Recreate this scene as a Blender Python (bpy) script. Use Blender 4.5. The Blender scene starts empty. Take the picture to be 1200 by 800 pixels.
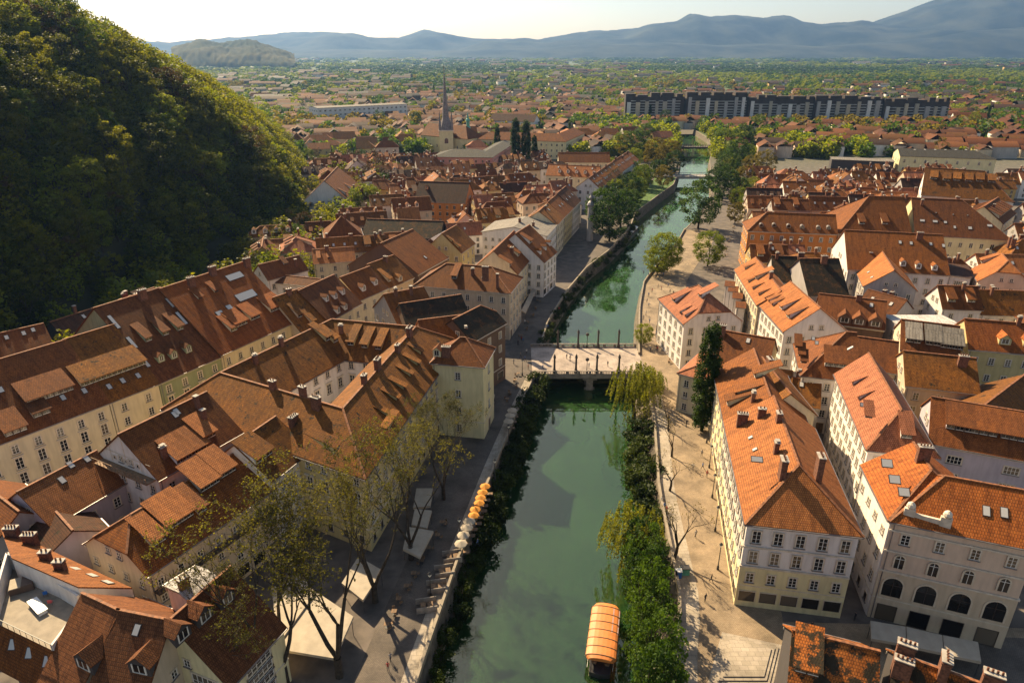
import bpy, bmesh, math, random, time
import numpy as np
from mathutils import Vector, Matrix
T0 = time.time()
RND = random.Random(7)
C = bpy.context.scene.collection
sc = bpy.context.scene
# ------------------------------------------------------------------ camera model
F, H = 805.0, 80.0
TH = math.atan(339/805)
cT, sT = math.cos(TH), math.sin(TH)
def ray(px, py):
    a, b = (px-600)/F, (400-py)/F
    return Vector((a, cT+b*sT, -sT+b*cT))
def W(px, py, z=0.0):
    d = ray(px, py); t = (z-H)/d.z
    return Vector((d.x*t, d.y*t, z))
CAM = Vector((0, 0, H))
cd = bpy.data.cameras.new('camera'); cam = bpy.data.objects.new('camera', cd); C.objects.link(cam)
cam.location = CAM; cam.rotation_euler = (math.pi/2-TH, 0, 0)
cd.sensor_width = 36; cd.lens = 36*F/1200; cd.clip_end = 40000; cd.clip_start = 1
sc.camera = cam
# ------------------------------------------------------------------ materials
def nodes(name):
    m = bpy.data.materials.new(name); m.use_nodes = True
    nt = m.node_tree; b = nt.nodes['Principled BSDF']
    return m, nt, b
def N(nt, t, **kw):
    n = nt.nodes.new(t)
    for k, v in kw.items():
        if k in n.inputs: n.inputs[k].default_value = v
        else: setattr(n, k, v)
    return n
def ramp(nt, fac, stops):
    r = N(nt, 'ShaderNodeValToRGB'); e = r.color_ramp.elements
    while len(e) < len(stops): e.new(0.5)
    for i, (p, c) in enumerate(stops): e[i].position = p; e[i].color = (*c, 1)
    nt.links.new(fac, r.inputs[0]); return r.outputs[0]
def mix(nt, fac, a, b, mode='MIX'):
    m = N(nt, 'ShaderNodeMix'); m.data_type = 'RGBA'; m.blend_type = mode
    L = nt.links
    for s, v in ((0, fac), (6, a), (7, b)):
        if isinstance(v, (int, float)): m.inputs[s].default_value = v
        elif isinstance(v, tuple): m.inputs[s].default_value = (*v, 1)
        else: L.new(v, m.inputs[s])
    return m.outputs[2]
def plain(name, col, rough=0.7, var=0.12, scale=1.2, metal=0.0, bump=0.0):
    m, nt, b = nodes(name); L = nt.links
    tc = N(nt, 'ShaderNodeTexCoord')
    n = N(nt, 'ShaderNodeTexNoise', Scale=scale, Detail=5.0); L.new(tc.outputs['Object'], n.inputs['Vector'])
    lo = tuple(max(0, c*(1-var*2)) for c in col); hi = tuple(min(1, c*(1+var)) for c in col)
    L.new(ramp(nt, n.outputs[0], [(0.3, lo), (0.65, hi)]), b.inputs['Base Color'])
    b.inputs['Roughness'].default_value = rough; b.inputs['Metallic'].default_value = metal
    if bump:
        bp = N(nt, 'ShaderNodeBump', Strength=bump, Distance=0.1); L.new(n.outputs[0], bp.inputs['Height']); L.new(bp.outputs[0], b.inputs['Normal'])
    return m
def wallmat(name, col, dirt=0.6):
    m, nt, b = nodes(name); L = nt.links
    tc = N(nt, 'ShaderNodeTexCoord')
    mp = N(nt, 'ShaderNodeMapping'); mp.inputs['Scale'].default_value = (1.6, 1.6, 0.25); L.new(tc.outputs['Object'], mp.inputs[0])
    n = N(nt, 'ShaderNodeTexNoise', Scale=0.8, Detail=6.0); L.new(mp.outputs[0], n.inputs['Vector'])
    n2 = N(nt, 'ShaderNodeTexNoise', Scale=0.25, Detail=3.0); L.new(tc.outputs['Object'], n2.inputs['Vector'])
    d = tuple(c*0.62 for c in col)
    f = ramp(nt, n.outputs[0], [(0.42, (0, 0, 0)), (0.75, (1, 1, 1))])
    c1 = mix(nt, f, col, mix(nt, dirt, col, d))
    c2 = mix(nt, ramp(nt, n2.outputs[0], [(0.4, (0, 0, 0)), (0.7, (0.35, 0.35, 0.35))]), c1, d)
    L.new(c2, b.inputs['Base Color']); b.inputs['Roughness'].default_value = 0.9
    return m
def tilemat(name, c1, c2, old, amt=0.5, row=0.36, wid=0.3, moss=0.0):
    m, nt, b = nodes(name); L = nt.links
    uv = N(nt, 'ShaderNodeUVMap'); tc = N(nt, 'ShaderNodeTexCoord'); oi = N(nt, 'ShaderNodeObjectInfo')
    br = N(nt, 'ShaderNodeTexBrick'); br.offset = 0.5
    br.inputs['Color1'].default_value = (*c1, 1); br.inputs['Color2'].default_value = (*c2, 1)
    br.inputs['Mortar'].default_value = (*[x*0.3 for x in c1], 1)
    br.inputs['Scale'].default_value = 1; br.inputs['Mortar Size'].default_value = 0.05; br.inputs['Mortar Smooth'].default_value = 0.5
    br.inputs['Brick Width'].default_value = wid; br.inputs['Row Height'].default_value = row
    L.new(uv.outputs[0], br.inputs['Vector'])
    off = N(nt, 'ShaderNodeVectorMath', operation='MULTIPLY_ADD'); L.new(oi.outputs['Random'], off.inputs[0]); off.inputs[1].default_value = (90, 50, 30); L.new(tc.outputs['Object'], off.inputs[2])
    n = N(nt, 'ShaderNodeTexNoise', Scale=0.28, Detail=8.0, Roughness=0.68); L.new(off.outputs[0], n.inputs['Vector'])
    n2 = N(nt, 'ShaderNodeTexNoise', Scale=2.4, Detail=4.0, Roughness=0.7); L.new(off.outputs[0], n2.inputs['Vector'])
    f = ramp(nt, n.outputs[0], [(0.45-0.12*amt, (0, 0, 0)), (0.62, (1, 1, 1))])
    col = mix(nt, f, br.outputs['Color'], old)
    m0 = N(nt, 'ShaderNodeMath', operation='MULTIPLY'); L.new(f, m0.inputs[0]); m0.inputs[1].default_value = amt
    col = mix(nt, m0.outputs[0], br.outputs['Color'], mix(nt, 0.45, br.outputs['Color'], old))
    col = mix(nt, ramp(nt, n2.outputs[0], [(0.40, (0, 0, 0)), (0.72, (0.6, 0.6, 0.6))]), col, tuple(x*0.45 for x in c2))
    if moss:
        n3 = N(nt, 'ShaderNodeTexNoise', Scale=0.5, Detail=9.0, Roughness=0.75); L.new(off.outputs[0], n3.inputs['Vector'])
        col = mix(nt, ramp(nt, n3.outputs[0], [(0.62-0.22*moss, (0, 0, 0)), (0.66-0.22*moss, (1, 1, 1))]), col, (0.034, 0.024, 0.013))
    mpu = N(nt, 'ShaderNodeMapping'); mpu.inputs['Scale'].default_value = (1.3, .16, 1); L.new(uv.outputs[0], mpu.inputs[0])
    n4 = N(nt, 'ShaderNodeTexNoise', Scale=1.0, Detail=5.0, Roughness=0.7); L.new(mpu.outputs[0], n4.inputs['Vector'])
    col = mix(nt, 0.9, col, ramp(nt, n4.outputs[0], [(0.3, (0.5, 0.47, 0.45)), (0.5, (0.95, 0.95, 0.95)), (0.7, (1.25, 1.25, 1.2))]), 'MULTIPLY')
    n5 = N(nt, 'ShaderNodeTexNoise', Scale=1.1, Detail=7.0, Roughness=0.8); L.new(off.outputs[0], n5.inputs['Vector'])
    col = mix(nt, 0.6, col, ramp(nt, n5.outputs[0], [(0.33, (0.55, 0.52, 0.5)), (0.5, (1, 1, 1)), (0.66, (1.3, 1.3, 1.25))]), 'MULTIPLY')
    hs = N(nt, 'ShaderNodeHueSaturation'); L.new(col, hs.inputs['Color'])
    mr = N(nt, 'ShaderNodeMapRange'); L.new(oi.outputs['Random'], mr.inputs[0]); mr.inputs[3].default_value = 0.68; mr.inputs[4].default_value = 1.15
    L.new(mr.outputs[0], hs.inputs['Value']); hs.inputs['Saturation'].default_value = 1.03
    L.new(hs.outputs[0], b.inputs['Base Color']); b.inputs['Roughness'].default_value = 0.82
    b.inputs['Specular IOR Level'].default_value = 0.25
    bp = N(nt, 'ShaderNodeBump', Strength=0.5, Distance=0.05); L.new(br.outputs['Fac'], bp.inputs['Height']); bp.invert = True
    L.new(bp.outputs[0], b.inputs['Normal'])
    return m
def leafmat(name, c1, c2, trans=0.45):
    m, nt, b = nodes(name); L = nt.links
    tc = N(nt, 'ShaderNodeTexCoord'); oi = N(nt, 'ShaderNodeObjectInfo'); g = N(nt, 'ShaderNodeNewGeometry')
    n = N(nt, 'ShaderNodeTexNoise', Scale=0.45, Detail=4.0); L.new(tc.outputs['Object'], n.inputs['Vector'])
    ad = N(nt, 'ShaderNodeMath', operation='ADD'); L.new(n.outputs[0], ad.inputs[0])
    mr = N(nt, 'ShaderNodeMapRange'); L.new(oi.outputs['Random'], mr.inputs[0]); mr.inputs[3].default_value = -0.25; mr.inputs[4].default_value = 0.25; L.new(mr.outputs[0], ad.inputs[1])
    ad2 = N(nt, 'ShaderNodeMath', operation='ADD'); L.new(ad.outputs[0], ad2.inputs[0])
    mr2 = N(nt, 'ShaderNodeMapRange'); L.new(g.outputs['Random Per Island'], mr2.inputs[0]); mr2.inputs[3].default_value = -0.15; mr2.inputs[4].default_value = 0.15; L.new(mr2.outputs[0], ad2.inputs[1])
    col = ramp(nt, ad2.outputs[0], [(0.25, c1), (0.75, c2)])
    b.inputs['Roughness'].default_value = 0.6; b.inputs['Specular IOR Level'].default_value = 0.2
    L.new(col, b.inputs['Base Color'])
    tr = N(nt, 'ShaderNodeBsdfTranslucent'); L.new(mix(nt, 1.0, col, (1.6, 1.5, 0.5), 'MULTIPLY'), tr.inputs[0])
    ms = N(nt, 'ShaderNodeMixShader'); ms.inputs[0].default_value = trans
    L.new(b.outputs[0], ms.inputs[1]); L.new(tr.outputs[0], ms.inputs[2]); L.new(ms.outputs[0], nt.nodes['Material Output'].inputs[0])
    return m
def cobble(name, c1, c2, sc_=1.0, bw=0.3, rh=0.16):
    m, nt, b = nodes(name); L = nt.links
    tc = N(nt, 'ShaderNodeTexCoord')
    br = N(nt, 'ShaderNodeTexBrick'); br.inputs['Scale'].default_value = sc_
    br.inputs['Color1'].default_value = (*c1, 1); br.inputs['Color2'].default_value = (*c2, 1)
    br.inputs['Mortar'].default_value = (*[x*0.4 for x in c1], 1); br.inputs['Mortar Size'].default_value = 0.02
    br.inputs['Brick Width'].default_value = bw; br.inputs['Row Height'].default_value = rh
    L.new(tc.outputs['Object'], br.inputs['Vector'])
    n = N(nt, 'ShaderNodeTexNoise', Scale=0.22, Detail=8.0, Roughness=0.65); L.new(tc.outputs['Object'], n.inputs['Vector'])
    f = ramp(nt, n.outputs[0], [(0.35, (0.55, 0.55, 0.55)), (0.65, (1.1, 1.1, 1.1))])
    L.new(mix(nt, 1.0, br.outputs['Color'], f, 'MULTIPLY'), b.inputs['Base Color'])
    b.inputs['Roughness'].default_value = 0.85
    return m
OLD = (0.085, 0.036, 0.02)
ROOF = {
 'orange': tilemat('tiles_orange', (0.38, 0.128, 0.028), (0.26, 0.078, 0.016), OLD, 0.75),
 'bright': tilemat('tiles_bright', (0.54, 0.205, 0.07), (0.44, 0.15, 0.048), (0.28, 0.10, 0.035), 0.4),
 'new': tilemat('tiles_new', (0.46, 0.145, 0.038), (0.34, 0.095, 0.024), (0.22, 0.06, 0.018), 0.3, row=0.5, wid=0.34),
 'brown': tilemat('tiles_brown', (0.30, 0.10, 0.028), (0.20, 0.062, 0.017), OLD, 0.75),
 'rust': tilemat('tiles_rust', (0.46, 0.175, 0.03), (0.26, 0.088, 0.016), (0.09, 0.045, 0.018), 1.0, moss=0.2),
 'dark': tilemat('tiles_dark', (0.13, 0.052, 0.026), (0.09, 0.036, 0.018), (0.045, 0.028, 0.018), 0.8, moss=0.25),
 'moss': tilemat('tiles_moss', (0.20, 0.085, 0.028), (0.12, 0.05, 0.018), (0.05, 0.04, 0.018), 0.9, moss=0.8),
 'patchy': tilemat('tiles_patchy', (0.52, 0.17, 0.045), (0.42, 0.125, 0.03), (0.3, 0.10, 0.03), 0.3, moss=0.62),
 'pink': tilemat('tiles_pink', (0.52, 0.20, 0.105), (0.43, 0.155, 0.078), (0.3, 0.10, 0.055), 0.35),
 'plain': tilemat('tiles_plain', (0.30, 0.115, 0.045), (0.19, 0.066, 0.026), (0.12, 0.042, 0.02), 0.6, row=0.45, wid=0.26),
 'copper': tilemat('tiles_copper', (0.34, 0.105, 0.026), (0.29, 0.082, 0.022), (0.16, 0.046, 0.016), 0.3, row=3, wid=0.5),
 'sheet': tilemat('sheet_grey', (0.27, 0.24, 0.21), (0.24, 0.21, 0.18), (0.18, 0.15, 0.13), 0.4, row=4, wid=0.7),
 'slate': tilemat('slate', (0.11, 0.10, 0.085), (0.08, 0.075, 0.065), (0.06, 0.05, 0.04), 0.5),
 'white': tilemat('sheet_white', (0.62, 0.58, 0.55), (0.58, 0.54, 0.52), (0.45, 0.41, 0.39), 0.3, row=4, wid=0.8),
}
WALL = {k: wallmat('plaster_'+k, c) for k, c in dict(
 white=(0.76, 0.70, 0.66), cream=(0.68, 0.58, 0.40), yellow=(0.56, 0.45, 0.22), ochre=(0.50, 0.33, 0.12), pink=(0.66, 0.50, 0.38),
 rose=(0.55, 0.28, 0.24), orange=(0.58, 0.22, 0.05), green=(0.30, 0.33, 0.20), grey=(0.42, 0.38, 0.36), lilac=(0.48, 0.42, 0.47),
 brick=(0.15, 0.09, 0.06), dark=(0.06, 0.05, 0.05), beige=(0.58, 0.46, 0.33), stone=(0.45, 0.38, 0.30), paleyellow=(0.72, 0.62, 0.36)).items()}
M = dict(
 frame=plain('window_frame', (0.72, 0.68, 0.62), 0.5, 0.08), surround=plain('window_surround', (0.60, 0.50, 0.38), 0.8, 0.08),
 dframe=plain('dark_frame', (0.05, 0.035, 0.03), 0.5), metal=plain('lead_sheet', (0.22, 0.20, 0.20), 0.45, 0.15, 0.8, 0.4),
 iron=plain('cast_iron', (0.035, 0.033, 0.035), 0.5), brick=plain('chimney_brick', (0.17, 0.07, 0.04), 0.9, 0.3, 3.0, bump=0.4),
 cap=plain('chimney_cap', (0.36, 0.32, 0.28), 0.8, 0.15), cornice=plain('cornice_stone', (0.60, 0.52, 0.42), 0.8, 0.12),
 ridge=plain('ridge_tiles', (0.24, 0.09, 0.035), 0.8, 0.3, 2.0), stone=plain('pale_stone', (0.28, 0.23, 0.19), 0.85, 0.2, 0.9, bump=0.3),
 darkstone=plain('dark_stone', (0.07, 0.055, 0.05), 0.8, 0.2, 2.0), quay=plain('quay_stone', (0.12, 0.095, 0.07), 0.9, 0.35, 0.7, bump=0.6), lime=plain('limestone', (0.27, 0.22, 0.165), 0.8, 0.12, 0.8),
 wood=plain('wood', (0.22, 0.13, 0.07), 0.8, 0.25, 2.0), bark=plain('bark', (0.045, 0.032, 0.022), 0.95, 0.35, 3.0, bump=0.6),
 canvas=plain('white_canvas', (0.38, 0.32, 0.25), 0.85, 0.08, 0.7), ocanvas=plain('orange_canvas', (0.58, 0.23, 0.025), 0.8, 0.1),
 grille=plain('shutter_grille', (0.10, 0.09, 0.09), 0.7), verdigris=plain('copper_green', (0.10, 0.34, 0.26), 0.6, 0.2),
 spire=plain('spire_slate', (0.20, 0.17, 0.17), 0.7, 0.3, 1.0), grass=plain('grass', (0.07, 0.13, 0.02), 0.95, 0.4, 0.6, bump=0.5),
 boatroof=plain('boat_canopy', (0.60, 0.20, 0.05), 0.5, 0.08), boatwin=plain('boat_window', (0.55, 0.42, 0.42), 0.2, 0.05),
 hull=plain('boat_hull', (0.03, 0.03, 0.035), 0.4), paintwhite=plain('white_paint', (0.80, 0.78, 0.76), 0.4, 0.05),
 concrete=plain('concrete', (0.34, 0.31, 0.29), 0.9, 0.2, 0.15), darkconc=plain('dark_concrete', (0.05, 0.035, 0.03), 0.9, 0.2, 0.15),
 cloth_dark=plain('cloth_dark', (0.025, 0.025, 0.035), 0.9), cloth_blue=plain('cloth_blue', (0.05, 0.12, 0.3), 0.9), cloth_white=plain('cloth_white', (0.6, 0.58, 0.55), 0.9),
 cloth_red=plain('cloth_red', (0.35, 0.04, 0.03), 0.9), skin=plain('skin', (0.42, 0.24, 0.17), 0.6), hair=plain('hair', (0.03, 0.018, 0.01), 0.7),
 carred=plain('car_paint_red', (0.3, 0.03, 0.02), 0.3), cargrey=plain('car_paint_grey', (0.2, 0.2, 0.22), 0.3), tyre=plain('tyre', (0.02, 0.02, 0.02), 0.9),
 lampglass=plain('lamp_glass', (0.75, 0.72, 0.65), 0.3, 0.03), tub=plain('hot_tub_cover', (0.12, 0.07, 0.05), 0.6),
 barrier=plain('blue_plastic', (0.03, 0.14, 0.45), 0.4), redplastic=plain('red_plastic', (0.6, 0.10, 0.10), 0.4),
)
def glassmat():
    m, nt, b = nodes('window_glass'); oi = N(nt, 'ShaderNodeObjectInfo')
    nt.links.new(ramp(nt, oi.outputs['Random'], [(0.0, (0.008, 0.008, 0.01)), (0.7, (0.03, 0.027, 0.025)), (1.0, (0.14, 0.11, 0.08))]), b.inputs['Base Color'])
    b.inputs['Roughness'].default_value = 0.06; b.inputs['Specular IOR Level'].default_value = 0.6
    return m
M['glass'] = glassmat()
m, nt, b = nodes('skylight_glass'); b.inputs['Base Color'].default_value = (0.50, 0.47, 0.44, 1); b.inputs['Roughness'].default_value = 0.25; M['sky_glass'] = m  # pale base colour stands in for the sky reflected in the panes
LEAF = dict(
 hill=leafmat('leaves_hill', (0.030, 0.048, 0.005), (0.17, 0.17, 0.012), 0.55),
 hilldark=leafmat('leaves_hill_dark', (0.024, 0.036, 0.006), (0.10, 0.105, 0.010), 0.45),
 green=leafmat('leaves_green', (0.0172, 0.0429, 0.0062), (0.0663, 0.1170, 0.0140), 0.4),
 lime=leafmat('leaves_lime', (0.0546, 0.0936, 0.0078), (0.1716, 0.1950, 0.0156), 0.5),
 olive=leafmat('leaves_olive', (0.0624, 0.0546, 0.0117), (0.1560, 0.1248, 0.0234), 0.5),
 poplar=leafmat('leaves_poplar', (0.0140, 0.0351, 0.0047), (0.0546, 0.0936, 0.0094), 0.35),
 bush=leafmat('leaves_bush', (0.0117, 0.0250, 0.0039), (0.0468, 0.0663, 0.0078), 0.35),
 brown=leafmat('leaves_brown', (0.0468, 0.0273, 0.0117), (0.1014, 0.0624, 0.0234), 0.3),
)
# ------------------------------------------------------------------ mesh builder
class MB:
    def __init__(s): s.v = []; s.f = []; s.m = []; s.mats = []
    def mi(s, mat):
        if mat not in s.mats: s.mats.append(mat)
        return s.mats.index(mat)
    def face(s, pts, mat):
        n = len(s.v); s.v += [tuple(p) for p in pts]; s.f.append(tuple(range(n, n+len(pts)))); s.m.append(s.mi(mat))
    def box(s, x0, y0, z0, x1, y1, z1, mat, M4=None, skip=''):
        P = [Vector(p) for p in ((x0,y0,z0),(x1,y0,z0),(x1,y1,z0),(x0,y1,z0),(x0,y0,z1),(x1,y0,z1),(x1,y1,z1),(x0,y1,z1))]
        if M4 is not None: P = [M4 @ p for p in P]
        n = len(s.v); s.v += [tuple(p) for p in P]; k = s.mi(mat)
        for key, q in (('d',(0,3,2,1)),('u',(4,5,6,7)),('f',(0,1,5,4)),('r',(1,2,6,5)),('b',(2,3,7,6)),('l',(3,0,4,7))):
            if key in skip: continue
            s.f.append(tuple(n+i for i in q)); s.m.append(k)
    def prism(s, pts, z0, z1, mat, bottom=True):
        n = len(pts); k = s.mi(mat); o = len(s.v)
        s.v += [(p[0], p[1], z0) for p in pts]+[(p[0], p[1], z1) for p in pts]
        s.f.append(tuple(range(o+n, o+2*n))); s.m.append(k)
        if bottom: s.f.append(tuple(range(o+n-1, o-1, -1))); s.m.append(k)
        for i in range(n):
            j = (i+1) % n; s.f.append((o+i, o+j, o+n+j, o+n+i)); s.m.append(k)
    def tube(s, p0, p1, r0, r1, mat, n=6, cap=False):
        p0, p1 = Vector(p0), Vector(p1); d = (p1-p0)
        if d.length < 1e-6: return
        d.normalize(); a = d.orthogonal().normalized(); b_ = d.cross(a); o = len(s.v); k = s.mi(mat)
        for p, r in ((p0, r0), (p1, r1)):
            for i in range(n):
                t = 2*math.pi*i/n; s.v.append(tuple(p+(a*math.cos(t)+b_*math.sin(t))*r))
        for i in range(n):
            j = (i+1) % n; s.f.append((o+i, o+j, o+n+j, o+n+i)); s.m.append(k)
        if cap:
            s.f.append(tuple(o+n+i for i in range(n))); s.m.append(k); s.f.append(tuple(o+n-1-i for i in range(n))); s.m.append(k)
    def beam(s, p0, p1, w, h, mat):
        p0, p1 = Vector(p0), Vector(p1); d = (p1-p0); l = d.length
        if l < 1e-4: return
        d.normalize(); x = d; y = Vector((0,0,1)).cross(x)
        y = y.normalized() if y.length > 1e-4 else Vector((0,1,0)); z = x.cross(y)
        Mx = Matrix((x, y, z)).transposed().to_4x4(); Mx.translation = p0
        s.box(0, -w/2, -h/2, l, w/2, h/2, mat, Mx)
    def lathe(s, prof, mat, n=12, c=(0,0)):
        k = s.mi(mat); o = len(s.v)
        for r, z in prof:
            for i in range(n):
                t = 2*math.pi*i/n; s.v.append((c[0]+r*math.cos(t), c[1]+r*math.sin(t), z))
        for q in range(len(prof)-1):
            for i in range(n):
                j = (i+1) % n; s.f.append((o+q*n+i, o+q*n+j, o+(q+1)*n+j, o+(q+1)*n+i)); s.m.append(k)
        s.f.append(tuple(o+(len(prof)-1)*n+i for i in range(n))); s.m.append(k)
    def shell(s, polys, t, mat):
        """polys of 3D points -> slab of vertical thickness t"""
        k = s.mi(mat); idx = {}; 
        def vid(p, z):
            key = (round(p[0],3), round(p[1],3), round(p[2],3), z)
            if key not in idx: idx[key] = len(s.v); s.v.append((p[0], p[1], p[2]-z))
            return idx[key]
        cnt = {}
        for P in polys:
            s.f.append(tuple(vid(p, 0) for p in P)); s.m.append(k)
            s.f.append(tuple(vid(p, t) for p in reversed(P))); s.m.append(k)
            for i in range(len(P)):
                a, b_ = P[i], P[(i+1) % len(P)]; ka = tuple(round(x,3) for x in a); kb = tuple(round(x,3) for x in b_)
                if (kb, ka) in cnt: cnt.pop((kb, ka))
                else: cnt[(ka, kb)] = (a, b_)
        for a, b_ in cnt.values():
            s.f.append((vid(b_,0), vid(a,0), vid(a,t), vid(b_,t))); s.m.append(k)
    def mesh(s, name, smooth=False):
        me = bpy.data.meshes.new(name); me.from_pydata(s.v, [], s.f)
        for mt in s.mats: me.materials.append(mt)
        me.polygons.foreach_set('material_index', s.m)
        if smooth: me.polygons.foreach_set('use_smooth', [True]*len(s.f))
        uvl = me.uv_layers.new(name='UVMap'); me.update()
        v = np.array(s.v); uv = np.zeros((len(me.loops), 2))
        i = 0
        for p in me.polygons:
            n = p.normal
            if abs(n.z) > 0.999: ux, uy, vx, vy, vz = 1, 0, 0, 1, 0
            else:
                l = math.hypot(n.x, n.y); ux, uy = -n.y/l, n.x/l
                vx, vy, vz = -n.z*uy, n.z*ux, n.x*uy-n.y*ux
            for li in p.vertices:
                q = s.v[li]; uv[i, 0] = q[0]*ux+q[1]*uy; uv[i, 1] = q[0]*vx+q[1]*vy+q[2]*vz; i += 1
        uvl.data.foreach_set('uv', uv.ravel()); me.update()
        return me
    def build(s, name, parent=None, mat4=None, smooth=False):
        return link(name, s.mesh(name, smooth), parent, mat4)
def link(name, me, parent=None, mat4=None):
    o = bpy.data.objects.new(name, me); C.objects.link(o)
    if parent is not None: o.parent = parent
    if mat4 is not None: o.matrix_local = mat4
    return o
USED = {}
def tag(o, label, cat, group=None, kind=None):
    o['label'] = label; o['category'] = cat
    if group: o['group'] = group
    if kind: o['kind'] = kind
    return o
def structure(o): o['kind'] = 'structure'; return o
def empty(name, loc=(0,0,0), rz=0.0):
    o = bpy.data.objects.new(name, None); C.objects.link(o); o.location = loc; o.rotation_euler = (0,0,rz); o.empty_display_size = 0.5
    return o
def T(x, y, z, rz=0, s=1): return Matrix.Translation((x, y, z)) @ Matrix.Rotation(rz, 4, 'Z') @ Matrix.Scale(s, 4)
def copy_tree(o, parent=None):
    c = o.copy(); C.objects.link(c); c.parent = parent
    for ch in list(o.children): copy_tree(ch, c)
    return c
# ------------------------------------------------------------------ windows, dormers, chimneys (shared meshes)
_W = {}
def winmesh(kind):
    if kind in _W: return _W[kind]
    b = MB(); g, f, su = M['glass'], M['frame'], M['surround']
    def rect(w, h, mull=1, bars=2, sur=0.14, sill=True, fm=f, gm=g):
        b.box(-w/2, -0.03, 0, w/2, 0.0, h, gm, skip='b')
        for x0, x1 in ((-w/2, -w/2+0.08), (w/2-0.08, w/2)): b.box(x0, -0.08, 0, x1, -0.031, h, fm)
        b.box(-w/2+.08, -0.08, 0, w/2-.08, -0.031, 0.08, fm); b.box(-w/2+.08, -0.08, h-0.08, w/2-.08, -0.031, h, fm)
        for i in range(mull):
            x = -w/2+w*(i+1)/(mull+1); b.box(x-0.045, -0.075, 0.08, x+0.045, -0.032, h-0.08, fm)
        for i in range(bars):
            z = h*(i+1)/(bars+1); b.box(-w/2+.08, -0.06, z-0.025, w/2-.08, -0.033, z+0.025, fm)
        if sur:
            b.box(-w/2-sur, -0.12, -0.02, -w/2, 0, h+sur, su); b.box(w/2, -0.12, -0.02, w/2+sur, 0, h+sur, su)
            b.box(-w/2, -0.12, h, w/2, 0, h+sur, su)
        if sill: b.box(-w/2-0.2, -0.24, -0.14, w/2+0.2, 0, -0.02, M['metal'])
    def arch(w, h, gm=g, fm=M['dframe'], sur=0.22):
        r = w/2; n = 10; zc = h-r
        pts = [(-r, 0), (r, 0)]+[(r*math.cos(math.pi*i/n), zc+r*math.sin(math.pi*i/n)) for i in range(n+1)]
        b.face([(x, -0.03, z) for x, z in pts], gm)
        for i in range(n):
            a0, a1 = math.pi*i/n, math.pi*(i+1)/n
            q = [(rr*math.cos(a), zc+rr*math.sin(a)) for rr, a in ((r, a0), (r+sur, a0), (r+sur, a1), (r, a1))]
            b.face([(x, -0.12, z) for x, z in q], su); b.face([(q[0][0], -0.12, q[0][1]), (q[3][0], -0.12, q[3][1]), (q[3][0], 0, q[3][1]), (q[0][0], 0, q[0][1])], su)
            b.face([(q[1][0], -0.12, q[1][1]), (q[1][0], 0, q[1][1]), (q[2][0], 0, q[2][1]), (q[2][0], -0.12, q[2][1])], su)
        b.box(-r-sur, -0.12, 0, -r, 0, zc, su); b.box(r, -0.12, 0, r+sur, 0, zc, su)
        b.box(-0.04, -0.08, 0, 0.04, -0.031, h-0.05, fm); b.box(-r, -0.08, zc-0.04, r, -0.031, zc+0.04, fm)
    if kind == 'std': rect(1.15, 1.75)
    elif kind == 'tall': rect(1.25, 2.2)
    elif kind == 'small': rect(0.95, 1.15, 1, 1)
    elif kind == 'tiny': rect(0.6, 0.7, 0, 0, 0.08, False)
    elif kind == 'wide': rect(2.3, 1.5, 3, 1)
    elif kind == 'palace':
        rect(1.3, 2.3); b.box(-1.0, -0.35, 2.6, 1.0, 0, 2.78, M['cornice'])
    elif kind == 'dark': rect(1.05, 1.5, 1, 0, 0.06, True, M['dframe'])
    elif kind == 'shop': rect(2.4, 1.9, 0, 0, 0.1, False, M['dframe'])
    elif kind == 'bay': rect(4.2, 2.2, 4, 1, 0.2)
    elif kind == 'door':
        rect(1.5, 2.6, 1, 0, 0.2, False, M['dframe'], M['wood'])
    elif kind == 'arch': arch(2.6, 3.4)
    elif kind == 'arch2': arch(1.2, 2.3, fm=M['frame'])
    elif kind == 'opening': rect(2.7, 2.9, 0, 0, 0.0, False, M['dframe'])
    elif kind == 'dot': 
        b.box(-0.55, -0.04, 0, 0.55, 0, 1.7, g); b.box(-0.68, -0.08, 1.7, 0.68, 0, 1.85, su); b.box(-0.68, -0.12, -0.12, 0.68, 0, 0, su); b.box(-0.04, -0.07, 0, 0.04, -0.041, 1.7, f)
    _W[kind] = b.mesh('window_'+kind); return _W[kind]
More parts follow.
